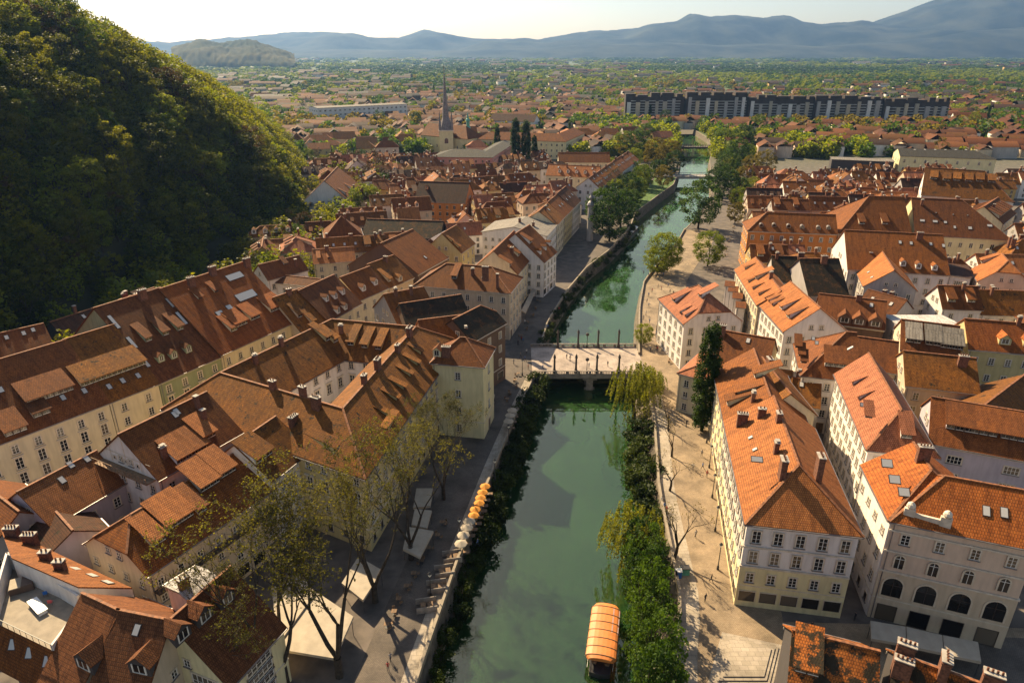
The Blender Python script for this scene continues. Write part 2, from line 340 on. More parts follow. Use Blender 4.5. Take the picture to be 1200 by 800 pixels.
def dormermesh(kind, w, tp, rm, wm, h=None):
    key = (kind, round(w,1), round(tp,2), rm, wm, h)
    if key in _W: return _W[key]
    b = MB(); R, Wl = ROOF[rm], WALL[wm]; g, fr = M['glass'], M['frame']
    h = h or {'shed': 1.4, 'gable': 1.5, 'slit': 0.85, 'round': 1.4, 'inv': 1.4}[kind]
    if kind in ('shed', 'slit', 'inv'):
        t2 = tp*(0.60 if kind != 'slit' else 0.62); ln = h/(tp-t2)
        # side cheeks
        for x, q in ((-w/2, 1), (w/2, -1)):
            P = [(x, 0, -0.1), (x, ln, ln*tp), (x, 0, h)]
            b.face(P if q < 0 else P[::-1], Wl)
        b.face([(-w/2, 0, -0.1), (w/2, 0, -0.1), (w/2, 0, h), (-w/2, 0, h)], M['dframe'])  # whole front coloured dark: shade under the dormer eave, put into the colour
        o = 0.28
        b.shell([[(-w/2-o, -0.6, h-0.6*t2+0.12), (w/2+o, -0.6, h-0.6*t2+0.12), (w/2+o, ln, ln*tp+0.12), (-w/2-o, ln, ln*tp+0.12)]], 0.12, R)
        n = max(1, int(w/1.1))
        for i in range(n):
            x = -w/2+w*(i+0.5)/n; ww = w/n*0.38
            b.box(x-ww, -0.05, h*0.22, x+ww, -0.005, h*0.86, g, skip='b')
            if kind == 'shed':
                b.box(x-ww-.06, -0.09, h*0.15, x+ww+.06, -0.005, h*0.22, fr); b.box(x-.02, -0.08, h*.22, x+.02, -0.051, h*.86, M['surround'])
                b.box(x-ww-.04, -0.09, h*.22, x-ww, -0.005, h*.86, M['wood']); b.box(x+ww, -0.09, h*.22, x+ww+.04, -0.005, h*.86, M['wood'])
    elif kind == 'gable':
        rz = h+w*0.42; ln = rz/tp; l1 = h/tp; o = 0.18
        for x, q in ((-w/2, 1), (w/2, -1)):
            P = [(x, 0, -0.1), (x, l1, h), (x, 0, h)]; b.face(P if q < 0 else P[::-1], Wl)
        b.face([(-w/2, 0, -0.1), (w/2, 0, -0.1), (w/2, 0, h), (0, 0, rz), (-w/2, 0, h)], Wl)
        e = (rz-h)/(w/2); zo = h-o*e
        b.shell([[(-w/2-o, -0.25, zo+.1), (0, -0.25, rz+.1), (0, ln, rz+.1), (-w/2-o, max(0.1, zo/tp), zo+.1)],
                 [(0, -0.25, rz+.1), (w/2+o, -0.25, zo+.1), (w/2+o, max(0.1, zo/tp), zo+.1), (0, ln, rz+.1)]], 0.1, R)
        b.box(-w*.26, -0.06, h*.25, w*.26, -0.005, h*.98, g, skip='b'); b.box(-.04, -.1, h*.25, .04, -.061, h*.98, fr)
        b.box(-w*.32, -.1, h*.2, -w*.26, -.005, h*1.02, fr); b.box(w*.26, -.1, h*.2, w*.32, -.005, h*1.02, fr); b.box(-w*.32, -.1, h*.15, w*.32, -.005, h*.2, fr)
    elif kind == 'round':
        r = w/2; n = 8; zc = h-r; ln = h/tp
        arcp = [(r*math.cos(math.pi*i/n), zc+r*math.sin(math.pi*i/n)) for i in range(n+1)]
        b.face([(-r, 0, -.1), (r, 0, -.1)]+[(x, 0, z) for x, z in arcp], M['metal'])
        b.face([(-r*.7, -.02, 0.15), (r*.7, -.02, 0.15)]+[(x*.7, -.02, zc+(z-zc)*.7) for x, z in arcp], g)
        full = [(r, -0.1)]+arcp+[(-r, -0.1)]
        for i in range(len(full)-1):
            (x0, z0), (x1, z1) = full[i], full[i+1]
            b.face([(x0, 0, z0), (x0, max(.05, z0/tp), z0), (x1, max(.05, z1/tp), z1), (x1, 0, z1)], M['metal'])
    _W[key] = b.mesh('dormer_'+kind); return _W[key]
def skymesh(tp, w=0.95, l=1.4):
    key = ('sky', round(tp,2), w, l)
    if key in _W: return _W[key]
    b = MB(); a = math.atan(tp); R = Matrix.Rotation(a, 4, 'X')
    b.box(-w/2, 0, 0.0, w/2, l, 0.14, M['dframe'], R, skip='d'); b.box(-w/2+.1, .1, .141, w/2-.1, l-.1, .16, M['sky_glass'], R, skip='d')
    _W[key] = b.mesh('skylight'); return _W[key]
def chimmesh(k):
    key = ('ch', k)
    if key in _W: return _W[key]
    w, d, h = [(0.9, 0.7, 1.9), (1.3, 0.8, 1.6), (0.7, 0.7, 2.4), (1.8, 0.9, 2.2)][k]
    b = MB(); b.box(-w/2, -d/2, -2.2, w/2, d/2, h, M['brick']); b.box(-w/2-.08, -d/2-.08, h-.35, w/2+.08, d/2+.08, h-.2, M['brick'])
    b.box(-w/2-.1, -d/2-.1, h+.002, w/2+.1, d/2+.1, h+.13, M['cap'])
    n = max(1, int(w/.45))
    for i in range(n):
        x = -w/2+w*(i+.5)/n
        if k in (1, 3): b.tube((x, 0, h+.13), (x, 0, h+.55), .13, .11, M['brick'], 6, True)
    if k == 0: b.box(-w/2, -d/2, h+.4, w/2, d/2, h+.48, M['cap']); [b.box(sx*w*.35-.05, -.05, h+.13, sx*w*.35+.05, .05, h+.4, M['cap']) for sx in (-1, 1)]
    _W[key] = b.mesh('chimney'); return _W[key]
OCC = []   # occupied (x, y, radius)
# ------------------------------------------------------------------ a building mass
def solve(A, B, ze, R, pitch):
    t = (B-A); t.z = 0; t.normalize(); n = Vector((-t.y, t.x, 0)); tp = math.tan(math.radians(pitch)); best = None
    for i in range(1, 300):
        zr = ze+i*0.08; p = (W(R[0], R[1], zr)-A).dot(n); f = p*tp-(zr-ze)
        if best is None or abs(f) < abs(best[0]): best = (f, p)
    return max(5.0, 2*abs(best[1]))
def mass(A, B, ze, D=None, pitch=38, R=None, Cp=None, ends=('g', 'g'), wall='cream', roof='orange', z0=0.0, over=0.45, feats=(), auto=0, root=None,
         rows=None, sp=3.3, win='std', floor=3.4, faces='frbl', name='town_house', label='', cat='house', group=None, cornice=True, base=None, ridge=True, wins=True, gut=True,
         hin=None, shut=False, top=0.55, drm='shed', drs=None, world=False, plinth=None, seed=None, bands=()):
    """A,B: eave line ends (pixel pairs at height ze, or world xy); the building lies to the left of A->B."""
    if not world: A, B = W(A[0], A[1], ze), W(B[0], B[1], ze)
    else: A, B = Vector((*A, ze)), Vector((*B, ze))
    if D is None:
        if Cp is not None:
            t = (B-A).normalized(); n = Vector((-t.y, t.x, 0)); D = abs((W(Cp[0], Cp[1], ze)-A).dot(n))
        else: D = solve(A, B, ze, R, pitch)
    d = B-A; L = d.length; rz = math.atan2(d.y, d.x)
    r = random.Random(seed if seed is not None else int(A.x*13+A.y*7+ze*3))
    Mw = T(A.x, A.y, z0, rz); hgt = ze-z0
    tp = math.tan(math.radians(pitch)); rise = D/2*tp; zr = hgt+rise
    cen = Mw @ Vector((L/2, D/2, 0)); dist = (cen-CAM).length
    for i in range(max(1, int(L/ max(D,1)+.5))): 
        n_ = max(1, int(L/max(D,1)+.5)); q = Mw @ Vector((L*(i+.5)/n_, D/2, 0)); OCC.append((q.x, q.y, max(D, L/n_)*0.56))
    if root is None:
        root = empty(name, (A.x, A.y, z0), rz); tag(root, label, cat, group); RM = Mw
    else: RM = T(root.location.x, root.location.y, root.location.z, root.rotation_euler.z)
    ML = RM.inverted() @ Mw
    # roof
    Rm = ROOF[roof]; o = over; zl = hgt-o*tp; og = 0.3; rb = MB(); th = 0.24; polys = []; lift = 0.26
    def E(e): return (e, None, None) if isinstance(e, str) else (e[0], e[1], e[2] if len(e) > 2 else None)
    (el, hl, kl), (er, hr, kr) = E(ends[0]), E(ends[1])
    hl = D/2 if el == 'h' and hl is None else hl; hr = D/2 if er == 'h' and hr is None else hr
    xa = -o if el == 'h' else -og; xb = L+o if er == 'h' else L+og
    ra = hl if el == 'h' else (hl if el == 'k' else -og); rb_ = L-hr if er == 'h' else (L-hr if er == 'k' else L+og)
    if ra > rb_: ra = rb_ = (ra+rb_)/2
    Z = lambda y: (zl+(y+o)*tp)+lift
    ym = D/2
    ysl = D/2*kl if el == 'k' else None; ysr = D/2*kr if er == 'k' else None
    Fp = [(xa, -o, Z(-o)), (xb, -o, Z(-o))]
    if er == 'k': Fp.append((xb, ysr, Z(ysr)))
    Fp += [(rb_, ym, Z(ym)), (ra, ym, Z(ym))] if rb_-ra > .01 else [(ra, ym, Z(ym))]
    if el == 'k': Fp.append((xa, ysl, Z(ysl)))
    mir = lambda p: (p[0], D-p[1], p[2])
    polys = [Fp, [mir(p) for p in reversed(Fp)]]
    hips = []
    if el == 'h': polys.append([(xa, D+o, Z(-o)), (xa, -o, Z(-o)), (ra, ym, Z(ym))]); hips += [((xa, -o, Z(-o)), (ra, ym, Z(ym))), ((xa, D+o, Z(-o)), (ra, ym, Z(ym)))]
    if er == 'h': polys.append([(xb, -o, Z(-o)), (xb, D+o, Z(-o)), (rb_, ym, Z(ym))]); hips += [((xb, -o, Z(-o)), (rb_, ym, Z(ym))), ((xb, D+o, Z(-o)), (rb_, ym, Z(ym)))]
    if el == 'k': polys.append([(xa, D-ysl, Z(ysl)), (xa, ysl, Z(ysl)), (ra, ym, Z(ym))]); hips += [((xa, ysl, Z(ysl)), (ra, ym, Z(ym))), ((xa, D-ysl, Z(ysl)), (ra, ym, Z(ym)))]
    if er == 'k': polys.append([(xb, ysr, Z(ysr)), (xb, D-ysr, Z(ysr)), (rb_, ym, Z(ym))]); hips += [((xb, ysr, Z(ysr)), (rb_, ym, Z(ym))), ((xb, D-ysr, Z(ysr)), (rb_, ym, Z(ym)))]
    rb.shell(polys, th, Rm)
    ro = rb.build('roof', root, ML)
    if ridge and dist < 520:
        q = MB(); segs = hips+([((ra, ym, Z(ym)), (rb_, ym, Z(ym)))] if rb_-ra > .1 else [])
        for a_, b_ in segs:
            a_, b_ = Vector(a_)+Vector((0,0,.05)), Vector(b_)+Vector((0,0,.05)); q.beam(a_, b_, .34, .16, M['ridge'])
        if segs: q.build('ridge_tiles', ro)
    # walls
    wb = MB(); wm = WALL[wall]
    def endpoly(x, e, ys):
        zt = hgt+0.02
        if e == 'g': return [(x, 0, zt), (x, ym, zt+ym*tp), (x, D, zt)]
        if e == 'k': return [(x, 0, zt), (x, ys, zt+ys*tp), (x, D-ys, zt+ys*tp), (x, D, zt)]
        return [(x, 0, zt), (x, D, zt)]
    PL, PR = endpoly(0, el, ysl), endpoly(L, er, ysr)
    wb.face([(0,0,0), (L,0,0), (L,0,hgt+.02), (0,0,hgt+.02)], wm); wb.face([(L,D,0), (0,D,0), (0,D,hgt+.02), (L,D,hgt+.02)], wm)
    wb.face([(L,0,0), (L,D,0)]+PR[::-1], wm); wb.face([(0,D,0), (0,0,0)]+PL, wm)
    wo = wb.build('wall', root, ML)
    # slopes
    SL = {'f': (Vector((0,0,hgt+lift)), Vector((1,0,0)), Vector((0,1,0)), tp, L), 'b': (Vector((L,D,hgt+lift)), Vector((-1,0,0)), Vector((0,-1,0)), tp, L)}
    if el == 'h': SL['l'] = (Vector((0,D,hgt+lift)), Vector((0,-1,0)), Vector((1,0,0)), rise/hl, D)
    if er == 'h': SL['r'] = (Vector((L,0,hgt+lift)), Vector((0,1,0)), Vector((-1,0,0)), rise/hr, D)
    iM = Mw.inverted(); co = iM @ CAM
    def hit(px, py, only=None):
        dd = iM.to_3x3() @ ray(px, py); best = None
        for k, (P0, u, n, t_, lu) in SL.items():
            if only and k != only: continue
            nn = Vector((-n.x*t_, -n.y*t_, 1)); den = nn.dot(dd)
            if den >= 0: continue
            tt = nn.dot(P0-co)/den
            if tt <= 0: continue
            h_ = co+dd*tt; a_ = (h_-P0).dot(u); hh = (h_-P0).dot(n)
            mx = D/2 if k in 'fb' else (hl if k == 'l' else hr)
            if -1.5 < a_ < lu+1.5 and -1 < hh < mx+1 and (best is None or tt < best[0]): best = (tt, k, a_, min(max(hh, .1), mx-.2))
        return best
    def place(typ, k, a_, hh, w=None, extra=None):
        P0, u, n, t_, lu = SL[k]; p = P0+u*a_+n*hh+Vector((0,0,hh*t_))
        Mx = Matrix((u, n, Vector((0,0,1)))).transposed().to_4x4(); Mx.translation = p
        if typ == 'c': o_ = link('chimney', chimmesh(w if w is not None else r.choice((0,1,2,0))), ro); Mx = Matrix.Translation(p) @ Matrix.Rotation((0, math.pi/2)[r.random() < .3], 4, 'Z')
        elif typ == 'k': o_ = link('skylight', skymesh(t_, *( (w, extra or 1.4) if w else (0.95, 1.4))), ro)
        else:
            kd = {'s': 'shed', 'g': 'gable', 'n': 'slit', 'o': 'round'}[typ]
            o_ = link('dormer', dormermesh(kd, w or {'s': 2.2, 'g': 1.7, 'n': 1.0, 'o': 1.5}[typ], t_, drs or roof, 'dark' if roof == 'plain' else 'white' if kd == 'gable' and wall in ('white', 'pink', 'cream') else ('brick' if wall == 'brick' else wall), extra), ro)
        o_.matrix_local = Mx
    for f in feats:
        typ, px, py = f[:3]; h_ = hit(px, py)
        if h_ is None: print('miss', label[:30], f); continue
        place(typ, h_[1], h_[2], h_[3], *(f[3:]))
    if auto and dist < 560:
        for k in SL:
            P0, u, n, t_, lu = SL[k]; nw = Mw.to_3x3() @ (-n+Vector((0,0,1/t_ if t_ > .01 else 1)))
            if nw.dot(CAM-(Mw @ P0)) < 0: continue
            if k in 'lr' : continue
            nn = int(lu/r.uniform(3.2, 5.5)); ty = r.choice('sgnk' if auto < 2 else 'sgk'); hm = D/2
            if r.random() < .85:
                for i in range(nn):
                    if r.random() < .8: place(ty, k, lu*(i+.5)/nn, hm*(.25 if ty != 'k' else .4))
            if r.random() < .4 and ty != 'k':
                for i in range(max(1, nn//2)): place('k', k, lu*(i+.6)/max(1, nn//2) % lu, hm*.66)
        for i in range(r.choice((1, 1, 2, 3))): place('c', r.choice('fb'), r.uniform(.8, L-.8), D/2*r.uniform(.7, .95))
    # facades
    FC = {'f': (Vector((0,0,0)), Vector((1,0,0)), L), 'r': (Vector((L,0,0)), Vector((0,1,0)), D), 'b': (Vector((L,D,0)), Vector((-1,0,0)), L), 'l': (Vector((0,D,0)), Vector((0,-1,0)), D)}
    if wins and (dist < 620 or wins == 'far'):
        nwin = 0
        for k in faces:
            P0, u, lu = FC[k]; nrm = Vector((u.y, -u.x, 0)); wn = Mw.to_3x3() @ nrm; wc = Mw @ (P0+u*(lu/2)+Vector((0,0,hgt*.7)))
            if wn.dot((CAM-wc).normalized()) < 0.04: continue
            rws = rows or max(1, int((hgt-1.2)/floor+.35)); s_ = sp if dist < 420 else max(sp, 4.0); nc = max(1, int((lu-1.0)/s_))
            Mx0 = Matrix((u, -nrm, Vector((0,0,1)))).transposed().to_4x4()
            fh = (hgt-.9)/rws
            kinds = win if isinstance(win, (list, tuple)) else [win]*rws
            for q in range(rws):
                kd = kinds[min(q, len(kinds)-1)]
                if kd is None: continue
                if dist > 300 and kd in ('std', 'tall', 'palace'): kd = 'dot'
                for i in range(nc):
                    if nwin >= 98: break
                    if base is None and q == rws-1 and dist < 260 and kinds[-1] == 'std' and r.random() < .3: kd2 = r.choice(('door', 'shop'))
                    else: kd2 = kd
                    if kd2 in ('shop',) and s_ < 2.65: kd2 = 'door'
                    zz = hgt-.75-fh*q-fh*.5-0.85 if kd2 not in ('door', 'arch', 'opening') else (0.05 if kd2 != 'arch' else hgt-.75-fh*(q+1)+.3)
                    if kd2 == 'opening': zz = 0.1
                    p = P0+u*((lu)*(i+.5)/nc)+nrm*(0.004 if not plinth else .076)+Vector((0,0,max(.1, zz)))
                    Mx = Mx0.copy(); Mx.translation = p
                    o_ = link('window' if kd2 != 'door' else 'door', winmesh(kd2), root); o_.matrix_local = ML @ Mx; nwin += 1
            # gable window
            e = el if k == 'l' else er
            if k in 'lr' and e in 'gk' and D > 7 and rise > 3.0 and dist < 420:
                for dx in ((-1.3, 1.3) if D > 10 else (0,)):
                    Mx = Mx0.copy(); Mx.translation = P0+u*(D/2+dx)+nrm*.004+Vector((0,0,hgt+.5)); o_ = link('window', winmesh('small'), root); o_.matrix_local = ML @ Mx
    if cornice and dist < 300:
        e_ = .18; bxs = [(-e_, -e_, hgt-.62, L+e_, 0-.004, hgt-.25), (-e_, D+.004, hgt-.62, L+e_, D+e_, hgt-.25)]
        if el == 'h': bxs.append((-e_, 0, hgt-.62, -.004, D, hgt-.25))
        if er == 'h': bxs.append((L+.004, 0, hgt-.62, L+e_, D, hgt-.25))
        if hgt > 8: bxs.append((-.06, -.08, 4.0, L+.06, -.004, 4.2))
        if er == 'h' and hgt > 8: bxs.append((L+.004, 0, 4.0, L+.08, D, 4.2))
        for bb in bxs: cb = MB(); cb.box(*bb, M['cornice']); cb.build('cornice', root, ML)
    if plinth and dist < 200:
        pm, ph = WALL[plinth[0]], plinth[1]; pb = MB(); t_ = .07
        pb.box(-t_, -t_, 0, L+t_, -.002, ph, pm); pb.box(L+.002, -.002, 0, L+t_, D, ph, pm); pb.box(-t_, -.002, 0, -.002, D, ph, pm)
        pb.build('ground_floor_wall', root, ML)
    for zb in bands:
        pb = MB(); pb.box(-.14, -.2, zb, L+.2, -.071, zb+.28, M['cornice']); pb.box(L+.071, -.071, zb, L+.2, D, zb+.28, M['cornice']); pb.build('string_course', root, ML)
    if gut and dist < 420:
        gb = MB()
        zz = Z(-o)-.22
        gb.box(xa, -o-.16, zz, xb, -o-.01, zz+.16, M['metal']); gb.build('gutter', root, ML)
        gb = MB(); gb.box(xa, D+o+.01, zz, xb, D+o+.16, zz+.16, M['metal']); gb.build('gutter', root, ML)
        if el == 'h': gb = MB(); gb.box(-o-.16, -o, zz, -o-.01, D+o, zz+.16, M['metal']); gb.build('gutter', root, ML)
        if er == 'h': gb = MB(); gb.box(L+o+.01, -o, zz, L+o+.16, D+o, zz+.16, M['metal']); gb.build('gutter', root, ML)
        gb = MB(); gb.tube((.4, -.12, 0), (.4, -.12, hgt-.3), .07, .07, M['metal'], 5); gb.build('downpipe', root, ML)
    return root, Mw, L, D, hgt, tp
def ridgeB(r1, r2, zr, D, pitch, **kw):
    a, b_ = W(r1[0], r1[1], zr), W(r2[0], r2[1], zr); t = (b_-a).normalized(); n = Vector((-t.y, t.x, 0)); ze = zr-D/2*math.tan(math.radians(pitch))
    e = kw.get('ends', ('g', 'g'))
    if e[0] == 'h': a = a-t*D/2
    if e[1] == 'h': b_ = b_+t*D/2
    A_, B_ = a-n*D/2, b_-n*D/2
    return mass((A_.x, A_.y), (B_.x, B_.y), ze, D=D, pitch=pitch, world=True, **kw)
# ------------------------------------------------------------------ LEFT BANK, named houses
mass((-60,541), (127,471), 14, R=(36,412), pitch=38, wall='cream', roof='brown', rows=4, win=['std','palace','palace','shop'], sp=3.6, label='long cream street house with a brown roof at the left edge',
     feats=[('s',20,508,3.6),('s',50,487,3.0),('s',60,466,8.5),('k',33,452),('k',25,455),('k',64,444),('k',76,469),('k',101,461),('k',3,460)])
mass((128,470.5), (185,448.5), 14, R=(87,396), pitch=38, wall='cream', roof='rust', rows=4, win='std', label='cream street house whose raised rust roof carries three skylights in a row',
     feats=[('s',135,440,13.5),('k',130,456),('k',146,449),('k',164,443)])
mass((186,448), (258,417), 14, R=(152,349), pitch=38, wall='green', roof='brown', rows=4, win=['std','palace','std','shop'], label='pale green street house with a tall brown roof of dormers and roof windows',
     feats=[('s',175,400,1.6),('s',195,393,1.6),('s',212,387,1.6),('g',190,424,1.6),('g',205,420,1.6),('g',222,413,1.6),('k',140,385,.9,4),('k',204,360,.9,3),('k',219,380,.9,4),('k',160,408,.9,3.4),('k',175,430,.9,3),('c',168,350,3)])
mass((259,415), (348,375), 14.5, R=(249,320), pitch=38, wall='cream', roof='copper', rows=4, win=['std','palace','std','shop'], label='cream street house under a wide copper coloured roof with glazed terraces',
     feats=[('s',275,388,2.0),('s',283,382,4.0),('s',300,374,3.0),('s',326,363,5.0),('k',262,372,2,2.2),('k',273,365,1.6,2.2),('k',292,350,6,2.4),('k',278,327,5,2),('n',235,350,1.2),('n',254,342,1.2),('c',225,335,3),('c',250,322,3),('c',290,312,3)])
ridgeB((-30,398), (50,380), 15, 12, 35, wall='grey', roof='brown', wins=False, label='low brown house behind the street row, with three bright skylights', feats=[('k',9,398),('k',29,393),('k',40,389)])
ridgeB((60,378), (115,360), 13, 11, 38, wall='dark', roof='dark', wins=False, label='dark shed roof at the foot of the wooded hill', auto=1)
ridgeB((140,352), (180,338), 20, 9, 40, wall='grey', roof='dark', wins=False, label='dark backyard house between the hill and the green street house', auto=1)
ridgeB((303,311), (350,300), 17, 9, 40, wall='white', roof='brown', label='white back house with a red roof beside the copper roof', feats=[('n',335,310,1.2),('c',347,312,2)])
ridgeB((322,322), (378,328), 13, 6, 25, wall='white', roof='brown', label='low white wing with a tiled strip roof beside the copper roof')
mass((352,388), (384,375), 13, R=(341,342), pitch=40, wall='beige', roof='rust', label='rust roofed house left of the five white dormers', feats=[('s',352,372,1.4),('s',368,380,1.2),('c',339,345,1)])
mass((384,376), (423,355), 13, R=(372,331), pitch=40, wall='cream', roof='brown', label='brown roofed house with five small white gabled dormers', feats=[('g',384,353,1.3),('g',394,350,1.3),('g',403,345,1.3),('g',398,368,1.3),('g',407,364,1.3)])
mass((421,351), (454,337), 13, R=(412,321), pitch=40, wall='cream', roof='orange', label='orange roofed house with two white dormers next to the courtyard row', feats=[('g',427,341,1.6),('g',441,334,1.6)])
mass((455,337), (484,325), 12, R=(443,306), pitch=38, wall='beige', roof='rust', label='rust roofed house with one broad dormer below the big slab roof', feats=[('g',470,330,2.0),('s',457,330,1.4),('c',452,306,1)])
mass((490,321), (524,302), 12, R=(470,275), pitch=33, wall='brick', roof='orange', label='barn like house with a plain slab of orange tiles', wins=False, feats=[('k',500,303)])
ridgeB((505,280), (521,271), 15, 12, 35, wall='brick', roof='white', label='narrow lean-to under white sheet metal beside the slab roof', wins=False, ridge=False)
mass((540,296), (556,285), 12, R=(522,272), pitch=42, wall='yellow', roof='rust', label='rust roofed yellow house right of the white metal strip', feats=[('n',530,283,1.2),('n',538,290,1.2)])
mass((467,381), (513,371), 14, R=(448,346), pitch=36, wall='grey', roof='orange', label='orange roofed house with a cluttered roof terrace of fans and flues', feats=[('c',464,346,0),('c',482,345,2)])
mass((486,334), (597,343), 15, R=(545,311), pitch=33, ends=('h','h'), wall='beige', roof='orange', label='beige corner house with a broad hipped orange roof above the lane', feats=[('s',532,327,1.6),('c',554,322,0),('c',565,318,3),('c',583,330,2),('k',566,326)])
# courtyard palace: ring of four wings
def ring(corners, w, pitch, ze, label, wall, roof, feats=()):
    tp = math.tan(math.radians(pitch)); Q = [W(x, y, ze+w/2*tp) for x, y in corners]; P = []
    for i in range(4):
        a, b_, e = Q[i-1], Q[i], Q[(i+1) % 4]; t1 = (b_-a).normalized(); t2 = (e-b_).normalized(); n1 = Vector((t1.y, -t1.x, 0)); n2 = Vector((t2.y, -t2.x, 0)); bis = (n1+n2).normalized(); p = b_+bis*(w/2/bis.dot(n1)); p.z = ze; P.append(p)
    c = sum(P, Vector())/4
    root = empty('courtyard_palace', (c.x, c.y, 0)); tag(root, label, 'palace'); L = [p-Vector((c.x, c.y, 0)) for p in P]
    def inset(d):
        out = []
        for i in range(4):
            a, b_, e = L[i-1], L[i], L[(i+1) % 4]; t1 = (b_-a).normalized(); t2 = (e-b_).normalized()
            n1 = Vector((-t1.y, t1.x, 0)); n2 = Vector((-t2.y, t2.x, 0)); bis = (n1+n2).normalized(); out.append(b_+bis*(d/bis.dot(n1)))
        return out
    tp = math.tan(math.radians(pitch)); lift = .26
    out, mid, inn = inset(-.5), inset(w/2), inset(w+.5)
    for l_, z in ((out, ze-.5*tp+lift), (mid, ze+w/2*tp+lift), (inn, ze-.5*tp+lift)):
        for p in l_: p.z = z
    wo, wi = inset(0), inset(w)
    wb = MB(); rparent = None
    for i in range(4):
        j = (i+1) % 4
        a, b_ = wo[i], wo[j]; wb.face([(a.x,a.y,0), (b_.x,b_.y,0), (b_.x,b_.y,ze), (a.x,a.y,ze)], WALL[wall])
        a, b_ = wi[j], wi[i]; wb.face([(a.x,a.y,0), (b_.x,b_.y,0), (b_.x,b_.y,ze), (a.x,a.y,ze)], WALL['white'])
    wb.build('wall', root)
    rbm = MB(); polys = []; slopes = []
    for i in range(4):
        j = (i+1) % 4; polys += [[out[i], out[j], mid[j], mid[i]], [mid[i], mid[j], inn[j], inn[i]]]
        slopes += [(wo[i], wo[j], 1), (wi[j], wi[i], 1)]
    rbm.shell(polys, .24, ROOF[roof]); ro = rbm.build('roof', root)
    q = MB()
    for i in range(4):
        j = (i+1) % 4
        for a, b_ in ((mid[i], mid[j]), (out[i], mid[i])): q.beam(a+Vector((0,0,.05)), b_+Vector((0,0,.05)), .36, .18, M['ridge'])
    q.build('ridge_tiles', ro)
    g_ = MB()
    for i in range(4):
        j = (i+1) % 4; g_.beam(out[i]+Vector((0,0,-.3)), out[j]+Vector((0,0,-.3)), .3, .2, M['metal']); g_.beam(inn[i]+Vector((0,0,-.3)), inn[j]+Vector((0,0,-.3)), .3, .2, M['metal'])
        a, b_ = wo[i].copy(), wo[j].copy()
        for z in (4.6, 8.6, ze-.5): a.z = b_.z = z; g_.beam(a, b_, .2, .25, M['cornice'])
    g_.build('cornice', root)
    off = Vector((c.x, c.y, 0))
    for f in feats:
        best = None
        for (a, b_, s_) in slopes:
            u = (b_-a); u.z = 0; lu = u.length; u.normalize(); n = Vector((-u.y, u.x, 0)); P0 = Vector((a.x, a.y, ze+lift))+off; nn = Vector((-n.x*tp, -n.y*tp, 1)); dd = ray(f[1], f[2]); den = nn.dot(dd)
            if den >= 0: continue
            t = nn.dot(P0-CAM)/den; h_ = CAM+dd*t; aa = (h_-P0).dot(u); hh = (h_-P0).dot(n)
            if -8 < aa < lu+8 and -.5 < hh < w/2+.5 and (best is None or t < best[0]): best = (t, u, n, h_)
        if not best: print('ring miss', f); continue
        t, u, n, h_ = best; Mx = Matrix((u, n, Vector((0,0,1)))).transposed().to_4x4(); Mx.translation = h_-off
        if f[0] == 'c': o_ = link('chimney', chimmesh(f[3]), ro)
        elif f[0] == 'k': o_ = link('skylight', skymesh(tp), ro)
        else: o_ = link('dormer', dormermesh({'s': 'shed', 'n': 'slit', 'g': 'gable'}[f[0]], f[3], tp, roof, 'yellow'), ro)
        o_.matrix_local = Mx
    for (a, b_, s_) in slopes:
        u = (b_-a); u.z = 0; lu = u.length; u.normalize(); nr = Vector((u.y, -u.x, 0)); mid_ = off+(a+b_)/2
        if nr.dot(CAM-mid_) < 0: continue
        Mx = Matrix((u, -nr, Vector((0,0,1)))).transposed().to_4x4(); nc = int(lu/3.4)
        for q_ in range(4):
            for i in range(nc):
                Mx.translation = a+u*(lu*(i+.5)/nc)+nr*.004; Mx.translation.z = 1.3+q_*3.95; o_ = link('window', winmesh('palace' if q_ == 2 else 'std' if q_ else 'dark'), root); o_.matrix_local = Mx.copy()
    for p in P: OCC.append((p.x*.6+c.x*.4, p.y*.6+c.y*.4, 16))
    OCC.append((c.x, c.y, 18))
ring([(401.7,480), (487,384), (389,375), (258,438)], 16, 36, 15.5, 'large yellow palace with an inner courtyard and long slit dormers over the river terraces', 'yellow', 'rust',
     [('n',452,529-26,1.1),('n',458,488,1.1),('n',466,468,1.1),('n',474,455,1.1),('n',482,440,1.1),('n',490,427,1.1),('n',494,414,1.1),('s',385,399,1.6),('s',394,401,1.6),('s',411,405,1.6),('s',427,408,1.6),('s',443,410,1.6),
      ('c',427,448,1),('c',443,432,3),('c',466,412,1),('c',480,394,3),('c',400,390,0),('c',320,455,1),('c',355,462,1),('c',300,426,0),('c',330,405,0),('c',371,478,3),('s',395,528,2.2),('k',370,470)])
mass((506.5,424), (566,429), 18, R=(541,396), pitch=38, ends=('h','h'), wall='paleyellow', roof='brown', rows=4, win='std', sp=6.5, label='tall pale yellow house standing alone at the riverside lane', feats=[('g',512,418,1.8),('c',523,417,3)])
mass((497,402), (550,395), 16, R=(533,371), pitch=38, wall='cream', roof='orange', label='orange gabled roof tucked behind the tall pale yellow house', wins=False, feats=[('c',546,392,0)])
mass((553,400), (592,378), 16, D=11, pitch=38, ends=('g',('k',3,.5)), wall='brick', roof='moss', rows=4, sp=3.5, label='blackened brick house with a mossy roof beside the riverside lane')
mass((478,384), (550,372), 15, D=12, pitch=36, wall='brick', roof='moss', label='neglected dark roofed house between the terrace house and the beige corner house', wins=False)
